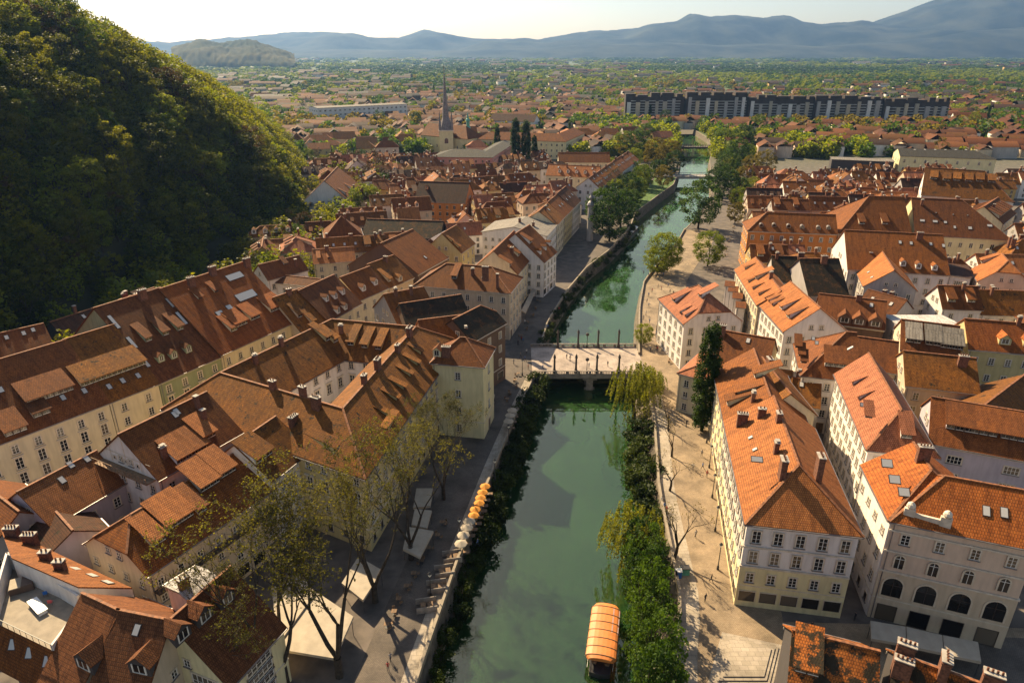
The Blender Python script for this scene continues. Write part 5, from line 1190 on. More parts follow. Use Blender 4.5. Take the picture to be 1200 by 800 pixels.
for i in range(60):
    px, py = ((RND.uniform(712, 785), RND.uniform(186, 262)) if i < 38 else (RND.uniform(846, 880), RND.uniform(165, 262))); x, y = at(px, py)
    if inriver(x, y, 2) or any((x-ox)**2+(y-oy)**2 < (rr-2)**2 for ox, oy, rr in OCC): continue
    tree(RND.choice(('biggreen','biglime','bigolive')), RND.randrange(2), x, y, 0, RND.uniform(.7, 1.15), 'full riverside tree near the road bridge '+('on the grassy side' if i < 38 else 'on the town side'), 'riverside trees near the road bridge, '+('grassy side' if i < 38 else 'town side'))
for px, py, s, lab in ((583,190,1.1,'left poplar of the dark pair beside the school'),(604,200,1.5,'tall dark poplar in the middle beside the school'),(616,201,1.45,'tall dark poplar right of the school'),(626,199,1.0,'shorter poplar at the right of the school group')):
    x, y = at(px, py); tree('poplar', 0, x, y, 0, s, lab)
for px, py in ((345,255),(352,235),(335,238),(372,262),(386,268),(360,285),(338,280),(325,292),(395,256),(318,268),(350,300),(400,262),(378,205),(388,196),(372,190),(362,198),(395,190),(384,215),(355,215),(348,228),(405,212),(425,195),(368,180),(392,178)):
    x, y = at(px, py); tree(RND.choice(('lime','brown','green','hill')), RND.randrange(3), x, y, hill_h(x, y)-.3, RND.uniform(.7, 1.2), 'garden tree between the wood and the first roofs', 'garden trees at the hill foot')
# ------------------------------------------------------------------ town fill, mid distance
def fill(xr, yr, ang, rowgap, maxn, area, dens=.9, zlo=8, zhi=12):
    n = 0; ca, sa = math.cos(ang), math.sin(ang); cx, cy = (xr(yr[0])[0]+xr(yr[0])[1])/2, yr[0]
    v = -400.0
    while v < 500:
        u = -400.0+RND.uniform(0, 8)
        while u < 400:
            L_ = RND.uniform(9, 22); D_ = RND.uniform(9, 12.5)
            x = cx+u*ca-v*sa; y = cy+u*sa+v*ca; u += L_+(0.15 if RND.random() < .75 else 5)
            mx, my = x+L_/2*ca-D_/2*sa, y+L_/2*sa+D_/2*ca
            if not (yr[0] < my < yr[1]): continue
            a, c = xr(my)
            if not (a < mx < c) or inriver(mx, my, 16) or hill_h(mx, my) > 1: continue
            if any((mx-ox)**2+(my-oy)**2 < (rr+L_*.42)**2 for ox, oy, rr in OCC0): continue
            if mx > 30 and my > 190 and my < 620:
                zc_ = my*cT+H*sT
                if 600+F*(mx-L_/2)/zc_ < 866: continue
            if RND.random() > dens: continue
            if n >= maxn: return n
            ro = RND.choice(('orange','rust','brown','bright','orange','bright','rust','dark','pink')); wl_ = RND.choice(('cream','white','yellow','beige','pink','grey','white','ochre'))
            rzv = RND.choice((0, 0, 0, 1)); ze = RND.uniform(zlo, zhi); pt = RND.choice((34, 38, 40, 42)); e = RND.choice((('g','g'), ('g','g'), ('h','h'), ('g','h')))
            if rzv and L_ < 15: A_, B_ = (x+L_*ca, y+L_*sa), (x+L_*ca-D_*1.3*sa, y+L_*sa+D_*1.3*ca); Dd = L_
            else: A_, B_ = (x, y), (x+L_*ca, y+L_*sa); Dd = D_
            far = my > 430
            adj = {'orange': 'orange', 'rust': 'rust stained', 'brown': 'brown', 'bright': 'pale orange', 'dark': 'dark brown', 'pink': 'salmon'}[ro]
            lab = '%s house with %s %s roof %s' % ({'grey': 'grey', 'ochre': 'ochre'}.get(wl_, wl_), adj, 'gabled' if e[0] == 'g' and e[1] == 'g' else ('hipped' if e[0] == 'h' else 'half hipped'), area)
            mass(A_, B_, ze, D=Dd, pitch=pt, ends=e, wall=wl_, roof=ro, world=True, auto=1 if not far else 2, label=lab, group='houses '+area, win='dot' if my > 280 else 'std', sp=3.6 if not far else 4.6, rows=3 if not far else 2, cornice=False, gut=my < 330, ridge=my < 420)
            n += 1
        v += rowgap*RND.uniform(.92, 1.08)
    return n
OCC0 = list(OCC); tot = 0
fl = lambda y: interp(LQ, y) if interp(LQ, y) is not None else 150
fr = lambda y: interp(RQ, y) if interp(RQ, y) is not None else 190
tot += fill(lambda y: (-66 if y < 250 else -105 if y < 400 else -125 if y < 470 else -175, (fl(y)-(14 if y < 190 else 12)) if y < 370 else (fl(y)-24)), (185, 560), .28, 14.5, 95, 'in the old town left of the river')
OCC0 = list(OCC)
tot += fill(lambda y: (fr(y)+13, 215 if y < 300 else 260 if y < 400 else 340), (135, 570), -.10, 15, 110, 'in the quarter right of the river')
OCC0 = list(OCC)
tot += fill(lambda y: (-330+y*.1, 130), (560, 780), .2, 24, 40, 'in the outskirts beyond the church', dens=.65)
print('fill houses', tot, time.time()-T0)
# tree clumps in the town, mid distance
def inocc(x, y, m=0): return any((x-ox)**2+(y-oy)**2 < (rr+m)**2 for ox, oy, rr in OCC)
n = 0
while n < 110:
    px = RND.uniform(270, 1215); py = 102+86*RND.random()**1.1; x, y = at(px, py)
    if hill_h(x, y) > .5 or inriver(x, y, 3) or inocc(x, y, 1): continue
    if y < 470 and not (px > 1150 or px < 420): continue
    k = RND.choice(('green','lime','lime','olive','green','conifer')); tree(k, RND.randrange(3), x, y, 0, RND.uniform(1.0, 1.7), {'green': 'mid green tree standing among the outer houses', 'lime': 'fresh lime green tree standing among the outer houses', 'olive': 'yellowish budding tree standing among the outer houses', 'conifer': 'dark pointed conifer standing among the outer houses'}[k], 'trees among the outer houses, '+k, sz=None); n += 1
# apartment slabs beyond the town
def apartment(x0, x1, y, h, lab, seed):
    r = random.Random(seed); root = empty('apartment_block', ((x0+x1)/2, y, 0), -.03); tag(root, lab, 'block of flats', 'long slab of flats behind the town'); l = (x1-x0)/2
    b = MB(); b.box(-l, 0, 0, l, 14, h, M['darkconc']); b.build('wall', root)
    x = -l+2; p = 0
    while x < l-5:
        w = r.choice((3.5, 4.2, 5)); q = MB(); q.box(x, -2.2, 0, x+w, -.01, h-r.choice((2, 3, 5, 6)), WALL[r.choice(('white','stone','grey','beige'))]); q.build('stair_tower', root); x += w
        q = MB(); g = r.choice((5, 6, 8))
        for z in np.arange(2, h-4, 3): q.box(x, -1.4, z, min(l, x+g), -.01, z+1.1, M['concrete'])
        q.build('balcony', root); x += g; p += 1
    q = MB(); x = -l
    while x < l: w = r.uniform(6, 16); q.box(x, 1, h+.01, min(l, x+w), 12, h+r.choice((2, 3.4, 4.6)), M['darkconc']); x += w+r.uniform(1, 4)
    q.build('roof', root)
    for q_ in np.linspace(-l, l, 6): OCC.append(((x0+x1)/2+q_, y+6, 18))
yb = 860
for k, (p0, p1) in enumerate(((732,800),(803,872),(876,950),(953,1030),(1034,1108))):
    t = (yb-k*6)/(cT+(400-140)/F*sT)
    apartment((p0-600)/F*t, (p1-600)/F*t, yb-k*6, [31,33,29,30,27][k], ['leftmost','second','middle','fourth','rightmost'][k]+' dark topped slab of flats with pale concrete piers in the long row', k)
# ------------------------------------------------------------------ far suburbs: individual houses, then the merged rest
def smallhouse(x, y, L_, D_, h, rz, roof, wall):
    key = ('sh', roof, wall, round(L_), round(D_), round(h))
    if key not in _W:
        w = MB(); l, d = L_/2, D_/2; rz_ = d*.75; w.box(-l,-d,0,l,d,h,WALL[wall],skip='ud')
        w.face([(-l,-d,h),(-l,0,h+rz_),(-l,d,h)],WALL[wall]); w.face([(l,-d,h),(l,d,h),(l,0,h+rz_)],WALL[wall])
        for z in np.arange(1, h-1.4, 3):
            for q in np.arange(-l+1.5, l-1, 3): w.box(q-.5,-d-.05,z,q+.5,-d-.01,z+1.3,M['glass'],skip='b')
        r_ = MB(); r_.shell([[(-l-.4,-d-.5,h-.3),(l+.4,-d-.5,h-.3),(l+.4,0,h+rz_+.1),(-l-.4,0,h+rz_+.1)],[(-l-.4,0,h+rz_+.1),(l+.4,0,h+rz_+.1),(l+.4,d+.5,h-.3),(-l-.4,d+.5,h-.3)]],.2,ROOF[roof])
        _W[key] = (w.mesh('wall'), r_.mesh('roof'))
    return _W[key]
def boxhouse(L_, D_, h):
    l, d = L_/2, D_/2; z = h+d*.7
    V = np.array([(-l,-d,0),(l,-d,0),(l,d,0),(-l,d,0),(-l,-d,h),(l,-d,h),(l,d,h),(-l,d,h),(-l-.3,-d-.4,h),(l+.3,-d-.4,h),(l+.3,d+.4,h),(-l-.3,d+.4,h),(-l-.3,0,z),(l+.3,0,z)], float)
    return V, np.array([(0,1,5,4),(1,2,6,5),(2,3,7,6),(3,0,4,7)]), np.array([(8,9,13,12),(10,11,12,13),(8,12,12,11),(9,10,13,13)])[:2]
def rotz(V, a): c, s = math.cos(a), math.sin(a); R = V.copy(); R[:,0] = V[:,0]*c-V[:,1]*s; R[:,1] = V[:,0]*s+V[:,1]*c; return R
pts = []
g = random.Random(5)
FARLIM = 560-tot if 0 else 300-tot-5
def farpt(lo, hi, e=1.0): 
    px = g.uniform(-20, 1220); py = lo+(hi-lo)*g.random()**e; w = W(px, py, 0); return px, py, w.x, w.y
n = 0; tries = 0; NI = max(20, 300-62-tot)
while n < NI and tries < 4000:
    tries += 1; px, py, x, y = farpt(104, 150)
    if hill_h(x, y) > .5 or inriver(x, y, 8) or inocc(x, y, 8) or y < 640: continue
    ro = g.choice(('brown','dark','orange','copper','brown','sheet')); wl_ = g.choice(('white','cream','white','beige')); L_, D_, h = g.choice(((12,9,6),(16,10,7),(24,11,8),(14,10,5),(34,12,10)))
    wm2, rm2 = smallhouse(x, y, L_, D_, h, 0, ro, wl_); root = empty('suburban_house', (x, y, 0), g.uniform(-.6, .6)); tag(root, '%s walled house with a %s roof out in the suburb' % (wl_, {'brown':'brown','dark':'dark','orange':'orange','copper':'red brown','sheet':'grey'}[ro]), 'house', 'houses out in the suburb, %s and %s' % (wl_, ro))
    link('wall', wm2, root); link('roof', rm2, root); OCC.append((x, y, L_*.6)); n += 1
its = []
for i in range(1500):
    px, py, x, y = farpt(71.5, 138, 1.35)
    dens = math.sin(x*.0021+1)+math.sin(y*.0013+x*.0007)+.6*math.sin(x*.006)
    if hill_h(x, y) > .5 or inocc(x, y, 6) or y < 640 or y > 7600 or dens < -.25: continue
    k = 1+max(0, (y-1500)/3500); L_, D_, h = g.choice(((12,9,6),(14,10,6),(16,11,8),(26,14,7),(20,12,12),(56,13,9),(12,9,6),(13,9,6),(18,10,7))); V, fw, frr = boxhouse(L_*k, D_*k, h*(1+(k-1)*.3)); V = rotz(V, g.uniform(-.7, .7))+np.array([x, y, 0])
    its.append((V, fw, WALL[g.choice(('white','ochre','beige','grey','stone','brick'))])); its.append((V, frr, ROOF[g.choice(('dark','dark','slate','brown','sheet','slate'))]))
merged('far_suburb', its, 'mass of tiny far houses spread over the plain to the mountains', 'suburb')
its = []; grid = set()
for i in range(5200):
    px, py, x, y = farpt(108, 185, 1.0)
    if px < 330 or hill_h(x, y) > .5 or inriver(x, y, 18) or inocc(x, y, 7) or y < 520 or y > 1500: continue
    c_ = (round(x/17), round(y/17)); 
    if c_ in grid or g.random() < .45*(1+math.sin(x*.02)*math.sin(y*.017)): continue
    grid.add(c_); L_, D_, h = g.choice(((13,10,7),(15,11,8),(16,12,9),(12,9,6),(20,12,9))); V, fw, frr = boxhouse(L_, D_, h); V = rotz(V, (.25 if x < 120 else -.15)+g.choice((0, 1.57))+g.uniform(-.15, .15))+np.array([x, y, 0])
    its.append((V, fw, WALL[g.choice(('white','cream','beige','grey','pink'))])); its.append((V, frr, ROOF[g.choice(('brown','orange','copper','rust','bright','dark','orange'))]))
outer_its = its
its = []; A2 = [leafarr(190, k, 6.0, 6.5, .8, 1.5) for k in range(5)]
for i in range(7600):
    px, py, x, y = farpt(90, 186, 1.1) if i < 6400 else farpt(138, 166)
    if i >= 6400 and px < 690: continue
    if hill_h(x, y) > .5 or inriver(x, y, 2) or inocc(x, y, 1.5) or y < 430 or (y < 560 and g.random() < .6): continue
    if (round(x/17), round(y/17)) in grid and i < 6400: continue
    k = g.uniform(.7, 1.3); V, Fa = A2[g.randrange(5)]; q = math.sin(x*.011)+math.sin(y*.013)+g.uniform(-1, 1)
    its.append((V*k+np.array([x, y, -.5]), Fa, LEAF['lime' if q > .5 else ('green' if q > -.9 else 'olive')]))
merged('outer_houses', outer_its, 'tightly packed small tiled houses beyond the old town', 'houses')
merged('outskirt_trees', its, 'mass of green trees closing the gaps between the outer houses', 'trees')
its = []; A1 = [leafarr(70, k, 5.5, 4.2, 1.1, 1.9) for k in range(6)]
for i in range(11000):
    px, py, x, y = farpt(69.5, 140, 1.25)
    if hill_h(x, y) > .5 or inriver(x, y, 1) or inocc(x, y, 0) or y < 560 or y > 8300: continue
    dens = math.sin(x*.0021+1)+math.sin(y*.0013+x*.0007)+.6*math.sin(x*.006)
    if dens > .9 and g.random() < .5: continue
    k = max(1, y/1300)*g.uniform(.7, 1.5); V, Fa = A1[g.randrange(6)]; V = V*np.array([k*1.3, k*1.3, min(k, 1+(k-1)*.35)]); V = V+np.array([x, y, -1.0])
    q = math.sin(x*.004)+math.sin(y*.0031)+g.uniform(-.8, .8)
    its.append((V, Fa, LEAF['lime' if q > .3 else ('green' if q > -.8 else 'poplar')]))
merged('far_woods', its, 'far green woods and hedges covering the plain', 'wood')
print('far done', time.time()-T0)
# ------------------------------------------------------------------ mountains and the lone low hill
def mtmat(name, c1, c2):
    m, nt, b = nodes(name); g_ = N(nt, 'ShaderNodeNewGeometry'); n_ = N(nt, 'ShaderNodeTexNoise', Scale=.0022, Detail=12.0, Roughness=.65); nt.links.new(g_.outputs['Position'], n_.inputs['Vector'])
    nt.links.new(ramp(nt, n_.outputs[0], [(.38, c1), (.62, c2)]), b.inputs['Base Color']); b.inputs['Roughness'].default_value = 1; b.inputs['Specular IOR Level'].default_value = .1; return m
from mathutils import noise
def range_(name, prof, y0, y1, mat, amp, seed, nx=260, ny=46, back=.35):
    V = []; Fc = []
    for j in range(ny):
        v = j/(ny-1); y = y0+(y1-y0)*v*(1+back)
        for i in range(nx):
            px = -150+1500*i/(nx-1); t0 = (y1)/(cT+(400-60)/F*sT)
            x = (px-600)/F*t0*(y/y1*.5+.5)
            pp = 0
            for (a0, b0), (a1, b1) in zip(prof, prof[1:]):
                if a0 <= px <= a1: pp = b0+(b1-b0)*(px-a0)/(a1-a0)
            d = ray(px, pp); hz = H+d.z/d.y*y1 if pp else 0
            e = math.sin(min(1, v*(1+back))*math.pi/2)**1.25 if v*(1+back) <= 1 else max(0, 1-((v*(1+back)-1)/back)**2)
            nz = noise.fractal(Vector((x*.0006+seed, y*.0006, seed)), 1.0, 2.1, 7)+.5*noise.ridged_multi_fractal(Vector((x*.00035+seed, y*.0005, 3)), 1.0, 2.0, 5, 1.0, 2.0)-.5
            z = max(0, hz)*e+amp*nz*e*(1-e*.82)*(1 if hz > 60 else .2)
            V.append((x, y, max(-5, z-3)))
    for j in range(ny-1):
        for i in range(nx-1): a = j*nx+i; Fc.append((a, a+1, a+nx+1, a+nx))
    me = bpy.data.meshes.new(name); me.from_pydata(V, [], Fc); me.materials.append(mat); me.polygons.foreach_set('use_smooth', [True]*len(Fc)); me.update(); o = link(name, me); structure(o)
mm = mtmat('mountain_forest', (0.015, 0.024, 0.02), (0.06, 0.065, 0.045))
P1 = [(-150,40),(200,48),(340,46),(400,42),(440,46),(470,44),(500,36),(530,44),(560,49),(600,45),(640,41),(690,36),(720,37),(760,30),(785,26),(800,17),(820,22),(850,20),(880,27),(905,24),(925,32),(942,33),(970,31),(1010,28),(1040,19),(1080,8),(1110,0),(1130,-3),(1155,-1),(1180,6),(1200,5),(1260,0),(1350,10)]
range_('mountain', P1, 8600, 11500, mm, 560, 1.3)
P2 = [(-150,58),(560,60),(700,52),(780,50),(840,54),(900,50),(960,55),(1020,52),(1080,44),(1140,36),(1200,31),(1350,26)]
range_('foothill', P2, 8300, 9400, mm, 160, 5.1)
P3 = [(-150,64),(180,62),(215,52),(240,47),(270,49),(295,47),(320,54),(340,62),(360,66),(1350,66)]
def lowhill():
    pr = [(175,66),(205,54),(235,47),(262,50),(292,47),(318,54),(338,62),(350,67)]; V = []; Fc = []; nx, ny = 170, 60; y1 = 4200.
    for j in range(ny):
        v = j/(ny-1); y = y1+(v-.4)*1100
        for i in range(nx):
            px = 200+145*i/(nx-1); pp = 67
            for (a0, b0), (a1, b1) in zip(pr, pr[1:]):
                if a0 <= px <= a1: pp = b0+(b1-b0)*(px-a0)/(a1-a0)
            d = ray(px, pp); hz = max(0, H+d.z/d.y*y1); x = d.x/d.y*y; z = hz*math.sin(math.pi*v)**.6+(16*noise.noise(Vector((x*.008, y*.008, 1)))+11*noise.noise(Vector((x*.045, y*.045, 2))))*(1 if hz > 8 else 0)
            V.append((x, y, z-2))
    for j in range(ny-1):
        for i in range(nx-1): a = j*nx+i; Fc.append((a, a+1, a+nx+1, a+nx))
    me = bpy.data.meshes.new('hill'); me.from_pydata(V, [], Fc); me.materials.append(mtmat('hill_forest', (0.03,0.04,0.015), (0.12,0.10,0.04))); me.polygons.foreach_set('use_smooth', [True]*len(Fc)); me.update(); structure(link('hill', me))
lowhill()
# ------------------------------------------------------------------ small things: parasols, awnings, lamps, boats, vehicles, people
def parasol(px, py, mat, lab, z=2.4, r=1.45, grp=None):
    w = W(px, py, z); root = empty('parasol', (w.x, w.y, .05)); tag(root, lab, 'parasol', grp)
    b = MB(); b.lathe([(r, z-.25), (r*.98, z-.12), (.05, z+.35)], M[mat], 8); b.build('canopy', root); b = MB(); b.tube((0,0,0),(0,0,z+.3),.04,.04,M['iron'],6); b.box(-.3,-.3,0,.3,.3,.08,M['concrete']); b.build('pole', root)
    t = MB(); t.box(-.55,-.45,.7,.55,.45,.75,M['wood']); t.tube((0,0,0),(0,0,.7),.05,.05,M['iron'],6); o = t.build('cafe_table'); o.location = (w.x+.9, w.y-.3, .05); tag(o, 'small brown cafe table under the '+lab.split(' parasol')[0]+' parasol', 'table', 'cafe tables below the quay parasols')
oc = [(568.5,569),(565.5,576),(563,582.5),(561.5,588.5),(557,596),(555,603)]; wc = [(550,610),(547,617),(543,626),(540,636)]
orr = ['first','second','third','fourth','fifth','sixth']
for i, (px, py) in enumerate(oc): parasol(px, py, 'ocanvas', orr[i]+' orange round parasol from the far end of the quay row', r=1.05)
for i, (px, py) in enumerate(wc): parasol(px, py, 'canvas', orr[i]+' white round parasol after the orange ones', r=1.15)
def pavilion(pts, z, lab, name='awning', posts=True, mat='canvas', slope=.5):
    P = [W(x, y, z) for x, y in pts]; c = sum(P, Vector())/len(P); root = empty(name, (c.x, c.y, .05)); tag(root, lab, 'awning')
    n = len(P); b = MB(); top = []
    for i, p in enumerate(P): top.append((p.x-c.x, p.y-c.y, z-(slope if i in (0, 1) else 0)))
    b.shell([top], .08, M[mat]); b.build('canopy', root)
    b = MB()
    for p in top: b.tube((p[0]*.94, p[1]*.94, 0), (p[0]*.94, p[1]*.94, p[2]-.1), .05, .05, M['iron'], 5)
    b.build('post', root)
    b = MB()
    for i in range(n):
        a, e = Vector(top[i]), Vector(top[(i+1) % n]); b.face([a-Vector((0,0,.09)), e-Vector((0,0,.09)), e-Vector((0,0,.45)), a-Vector((0,0,.45))], M[mat])
    b.build('valance', root)
pavilion([(325,757),(392,768),(414,722),(372,694)], 3.6, 'big bright white awning under the great plane trees')
pavilion([(318,686),(325,752),(370,694),(352,672)], 3.9, 'broad pale awning shaded by the leftmost plane tree')
pavilion([(400,680),(425,700),(448,668),(420,652)], 3.2, 'dim canvas awning between the plane tree trunks')
pavilion([(472,640),(492,650),(508,622),(478,617)], 3.0, 'small white square awning by the lane')
pavilion([(482,612),(500,616),(506,598),(486,596)], 3.0, 'dun canvas awning in front of the palace')
pavilion([(484,592),(504,590),(508,572),(488,572)], 3.0, 'farther dun canvas awning in front of the palace')
pavilion([(568,472),(574,480),(580,462),(574,461)], 3.0, 'white awning on the wall of the tall pale yellow house')
pavilion([(611,362),(616,365),(628,340),(624,338)], 3.0, 'long cream awning along the riverside lane below the gabled house')
pavilion([(1022,745),(1063,752),(1061,734),(1020,727)], 3.4, 'left canvas awning before the arched windows')
pavilion([(1064,753),(1107,762),(1104,744),(1062,734)], 3.4, 'middle canvas awning before the arched windows')
pavilion([(1108,763),(1151,772),(1146,752),(1105,744)], 3.4, 'right canvas awning before the arched windows')
for i, (px, py) in enumerate(((579,700),(581,690),(583,683),(596,493),(598,486),(600,480))[3:]): parasol(px, py, 'canvas', orr[i]+' small white parasol on the lane near the bridge', r=1.2)
def plamp(px, py, lab, h=5.2):
    x, y = at(px, py); root = empty('street_lamp', (x, y, .05)); tag(root, lab, 'lamp'); b = MB(); b.lathe([(.22,0),(.2,.6),(.09,.9),(.07,h-.6)], M['iron'], 8); b.build('pole', root)
    b = MB(); b.lathe([(.08,h-.6),(.26,h-.35),(.3,h-.02),(.1,h+.15)], M['lampglass'], 8); b.lathe([(.34,h-.03),(.2,h+.15),(.03,h+.35)], M['iron'], 8); b.build('lantern', root)
for i, (px, py) in enumerate(((841,667),(838,622),(834.5,583),(831,548),(828,519),(824,492+6))): plamp(px, py, orr[i]+' iron lantern lamp counted from the front along the promenade houses')
for i, (px, py) in enumerate(((505,699),(539,633),(580,562),(596,520),(612,440))): plamp(px, py, orr[i]+' dark lamp counted from the front along the left lane', 4.6)
# cafe deck stalls on the left quay
for i, (px, py) in enumerate(((500,712),(512,690),(521,672),(530,655))):
    x, y = at(px, py); b = MB(); b.box(-1.6,-1.1,0,1.6,-.95,1.1,M['stone']); b.box(-1.6,.95,0,1.6,1.1,1.1,M['stone']); b.box(-.9,-.5,.7,-.1,.5,.76,M['wood']); b.box(.2,-.5,.7,1.0,.5,.76,M['wood']); b.box(-.55,-.05,0,-.45,.05,.7,M['iron']); b.box(.55,-.05,0,.65,.05,.7,M['iron']); o = b.build('seating_bay'); o.location = (x, y, .04); o.rotation_euler.z = .2; tag(o, orr[i]+' stone walled seating bay from the front on the left quay', 'seating bay')
def boat(px, py, px2, py2, w_, lab, canopy, wh=2.2):
    a, c = W(px, py, -4.6), W(px2, py2, -4.6); d = c-a; L_ = d.length; rz = math.atan2(d.y, d.x); root = empty('tour_boat', ((a.x+c.x)/2, (a.y+c.y)/2, -5), rz); tag(root, lab, 'boat')
    l, h_ = L_/2, w_/2; b = MB(); prof = [(-l-1,-h_*.7),(l,-h_),(l+1.6,-h_*.35),(l+1.9,0),(l+1.6,h_*.35),(l,h_),(-l-1,h_*.7),(-l-1.3,0)]
    b.prism([(x*1, y) for x, y in prof], -.4, .75, M['hull']); b.build('hull', root)
    b = MB()
    for x in np.linspace(-l+.3, l-.3, 6):
        for s in (-1, 1): b.tube((x, s*(h_-.2), .75), (x, s*(h_-.2), wh), .04, .04, M['iron'], 5)
    b.build('post', root)
    b = MB(); n_ = 10; secs = [(-l-.2, .8), (-l+.4, 1), (l-.4, 1), (l+.5, .75)]
    R_ = []
    for x, k in secs: R_.append([(x, (h_+.1)*k*math.cos(math.pi*i/n_), wh+.75*k*math.sin(math.pi*i/n_)**.8) for i in range(n_+1)])
    for q in range(3):
        for i in range(n_): b.face([R_[q][i], R_[q+1][i], R_[q+1][i+1], R_[q][i+1]][::-1], M[canopy])
    b.face(R_[0], M[canopy]); b.face(R_[-1][::-1], M[canopy]); b.build('canopy', root)
    rb2 = MB()
    for x in np.linspace(-l+.4, l-.4, 7):
        A_ = [(x, (h_+.13)*math.cos(math.pi*i/n_), wh+.79*math.sin(math.pi*i/n_)**.8) for i in range(n_+1)]
        for p, q in zip(A_, A_[1:]): rb2.tube(p, q, .05, .05, M['wood'], 4)
    rb2.build('canopy_rib', root)
    for s_ in (-1, 1): rl = MB(); rl.tube((-l-.8, s_*h_*.85, 1.35), (l, s_*h_*.97, 1.35), .03, .03, M['paintwhite'], 5); rl.build('railing', root)
    if canopy == 'boatroof':
        for i in range(3):
            x0 = -l*.05+i*1.75; b = MB(); 
            f = lambda x, t: (x, (h_+.1)*math.cos(t)*1.005, wh+.75*math.sin(t)**.8+.03)
            b.face([f(x0, 2.1), f(x0+1.55, 2.1), f(x0+1.55, 2.85), f(x0, 2.85)], M['boatwin']); b.build('window', root)
    for s in (-1, 1):
        b = MB()
        for x in np.linspace(-l+.8, l-.8, 5): b.box(x-.35, s*.95-.4, 1.1, x+.35, s*.95+.4, 1.2, M['wood']); b.box(x-.3, s*.95-.3, .751, x+.3, s*.95+.3, 1.1, M['wood'])
        b.build('seats', root)
boat(703,784,710,722,4.4,'orange roofed tour boat moored at the near right bank','boatroof', 2.2)
boat(733,281,744,270,3.2,'small white roofed boat moored by the left bank upstream','paintwhite')
def car(px, py, rz, mat, lab):
    x, y = at(px, py); root = empty('parked_car', (x, y, .05), rz); tag(root, lab, 'car'); b = MB()
    P = [(-2.15,.35),(-2.2,.8),(-1.9,.95),(-1.25,1.42),(.55,1.45),(1.15,1.0),(2.05,.85),(2.2,.5),(2.15,.3)]
    for s in (-1, 1): b.face([(q[0], s*.85, q[1]) for q in (P if s < 0 else P[::-1])][::-1] if 0 else [(q[0], s*.85, q[1]) for q in (P[::-1] if s < 0 else P)], M[mat])
    for i in range(len(P)): a, c_ = P[i], P[(i+1) % len(P)]; b.face([(a[0],-.85,a[1]),(a[0],.85,a[1]),(c_[0],.85,c_[1]),(c_[0],-.85,c_[1])], M[mat])
    b.build('body', root); b = MB()
    for s in (-1, 1): b.box(-1.2, s*.86-.005, 1.0, .6, s*.86+.005, 1.36, M['glass'])
    b.face([(.62,-.75,1.41),(1.13,-.75,1.03),(1.13,.75,1.03),(.62,.75,1.41)], M['glass']); b.build('window', root)
    for sx in (-1.3, 1.35):
        for s in (-1, 1): q = MB(); q.tube((sx, s*.72, .32), (sx, s*.9, .32), .32, .32, M['tyre'], 12, True); q.tube((sx, s*.9, .32), (sx, s*.91, .32), .18, .17, M['cargrey'], 8, True); q.build('wheel', root)
for px, py, rz, mt, lab in ((1191,284,.2,'paintwhite','white car parked farthest back on the right edge street'),(1193,293,.2,'cargrey','grey car parked between two white ones at the right edge'),(1196,303,.2,'paintwhite','white car parked nearest the pink half hipped house'),(601,234,.3,'cargrey','grey car in the old town street'),(604,240,.4,'paintwhite','white car in the old town street'),(757,190,.9,'carred','dark red car on the road by the far bank trees'),(752,197,1.2,'paintwhite','white car on the road left of the road bridge')): car(px, py, rz, mt, lab)
def figure(pose, seed):
    r = random.Random(seed); me = bpy.data.meshes.new('person'); st = [.0, .28, .42][pose]
    J = [(0,0,.95),(0,0,1.15),(0,.01,1.42),(0,.02,1.52),(0,.03,1.66),(.1,0,.9),(.11,st*.45,.5),(.11,st*.9,.06),(.11,st*.9+.16,.03),(-.1,0,.9),(-.11,-st*.2,.5),(-.11,-st*.8,.08),(-.11,-st*.8+.16,.03),
         (.2,0,1.4),(.25,-st*.3,1.14),(.24,st*.1+.08,.9),(-.2,0,1.4),(-.25,st*.4,1.14),(-.24,st*.5+.1,.92),(0,.03,1.78)]
    Ed = [(0,1),(1,2),(2,3),(3,4),(4,19),(0,5),(5,6),(6,7),(7,8),(0,9),(9,10),(10,11),(11,12),(2,13),(13,14),(14,15),(2,16),(16,17),(17,18)]
    Rd = [.15,.13,.15,.055,.10,.09,.065,.045,.04,.09,.065,.045,.04,.06,.045,.035,.06,.045,.035,.08]
    me.from_pydata(J, Ed, []); o = bpy.data.objects.new('tmp', me); C.objects.link(o); o.modifiers.new('s', 'SKIN'); 
    for i, v in enumerate(me.skin_vertices[0].data): v.radius = (Rd[i], Rd[i]*.8); v.use_root = (i == 0)
    ss = o.modifiers.new('u', 'SUBSURF'); ss.levels = 1; dg = bpy.context.evaluated_depsgraph_get(); out = bpy.data.meshes.new_from_object(o.evaluated_get(dg)); bpy.data.objects.remove(o)
    top = [M['cloth_dark'], M['cloth_white'], M['cloth_blue'], M['cloth_red'], M['cargrey']][seed % 5]
    out.materials.clear(); [out.materials.append(m_) for m_ in (top, M['cloth_dark'], M['skin'], M['hair'])]
    for p in out.polygons:
        z = p.center.z; p.material_index = 1 if z < .93 and abs(p.center.x) < .2 else (3 if z > 1.7 or (z > 1.6 and p.center.y < .02) else (2 if z > 1.5 or (abs(p.center.x) > .2 and z < .98) else 0)); p.use_smooth = True
    out.name = 'person'; return out, ['dark', 'white', 'blue', 'red', 'grey'][seed % 5]
FIG = [figure(i % 3, i) for i in range(6)]
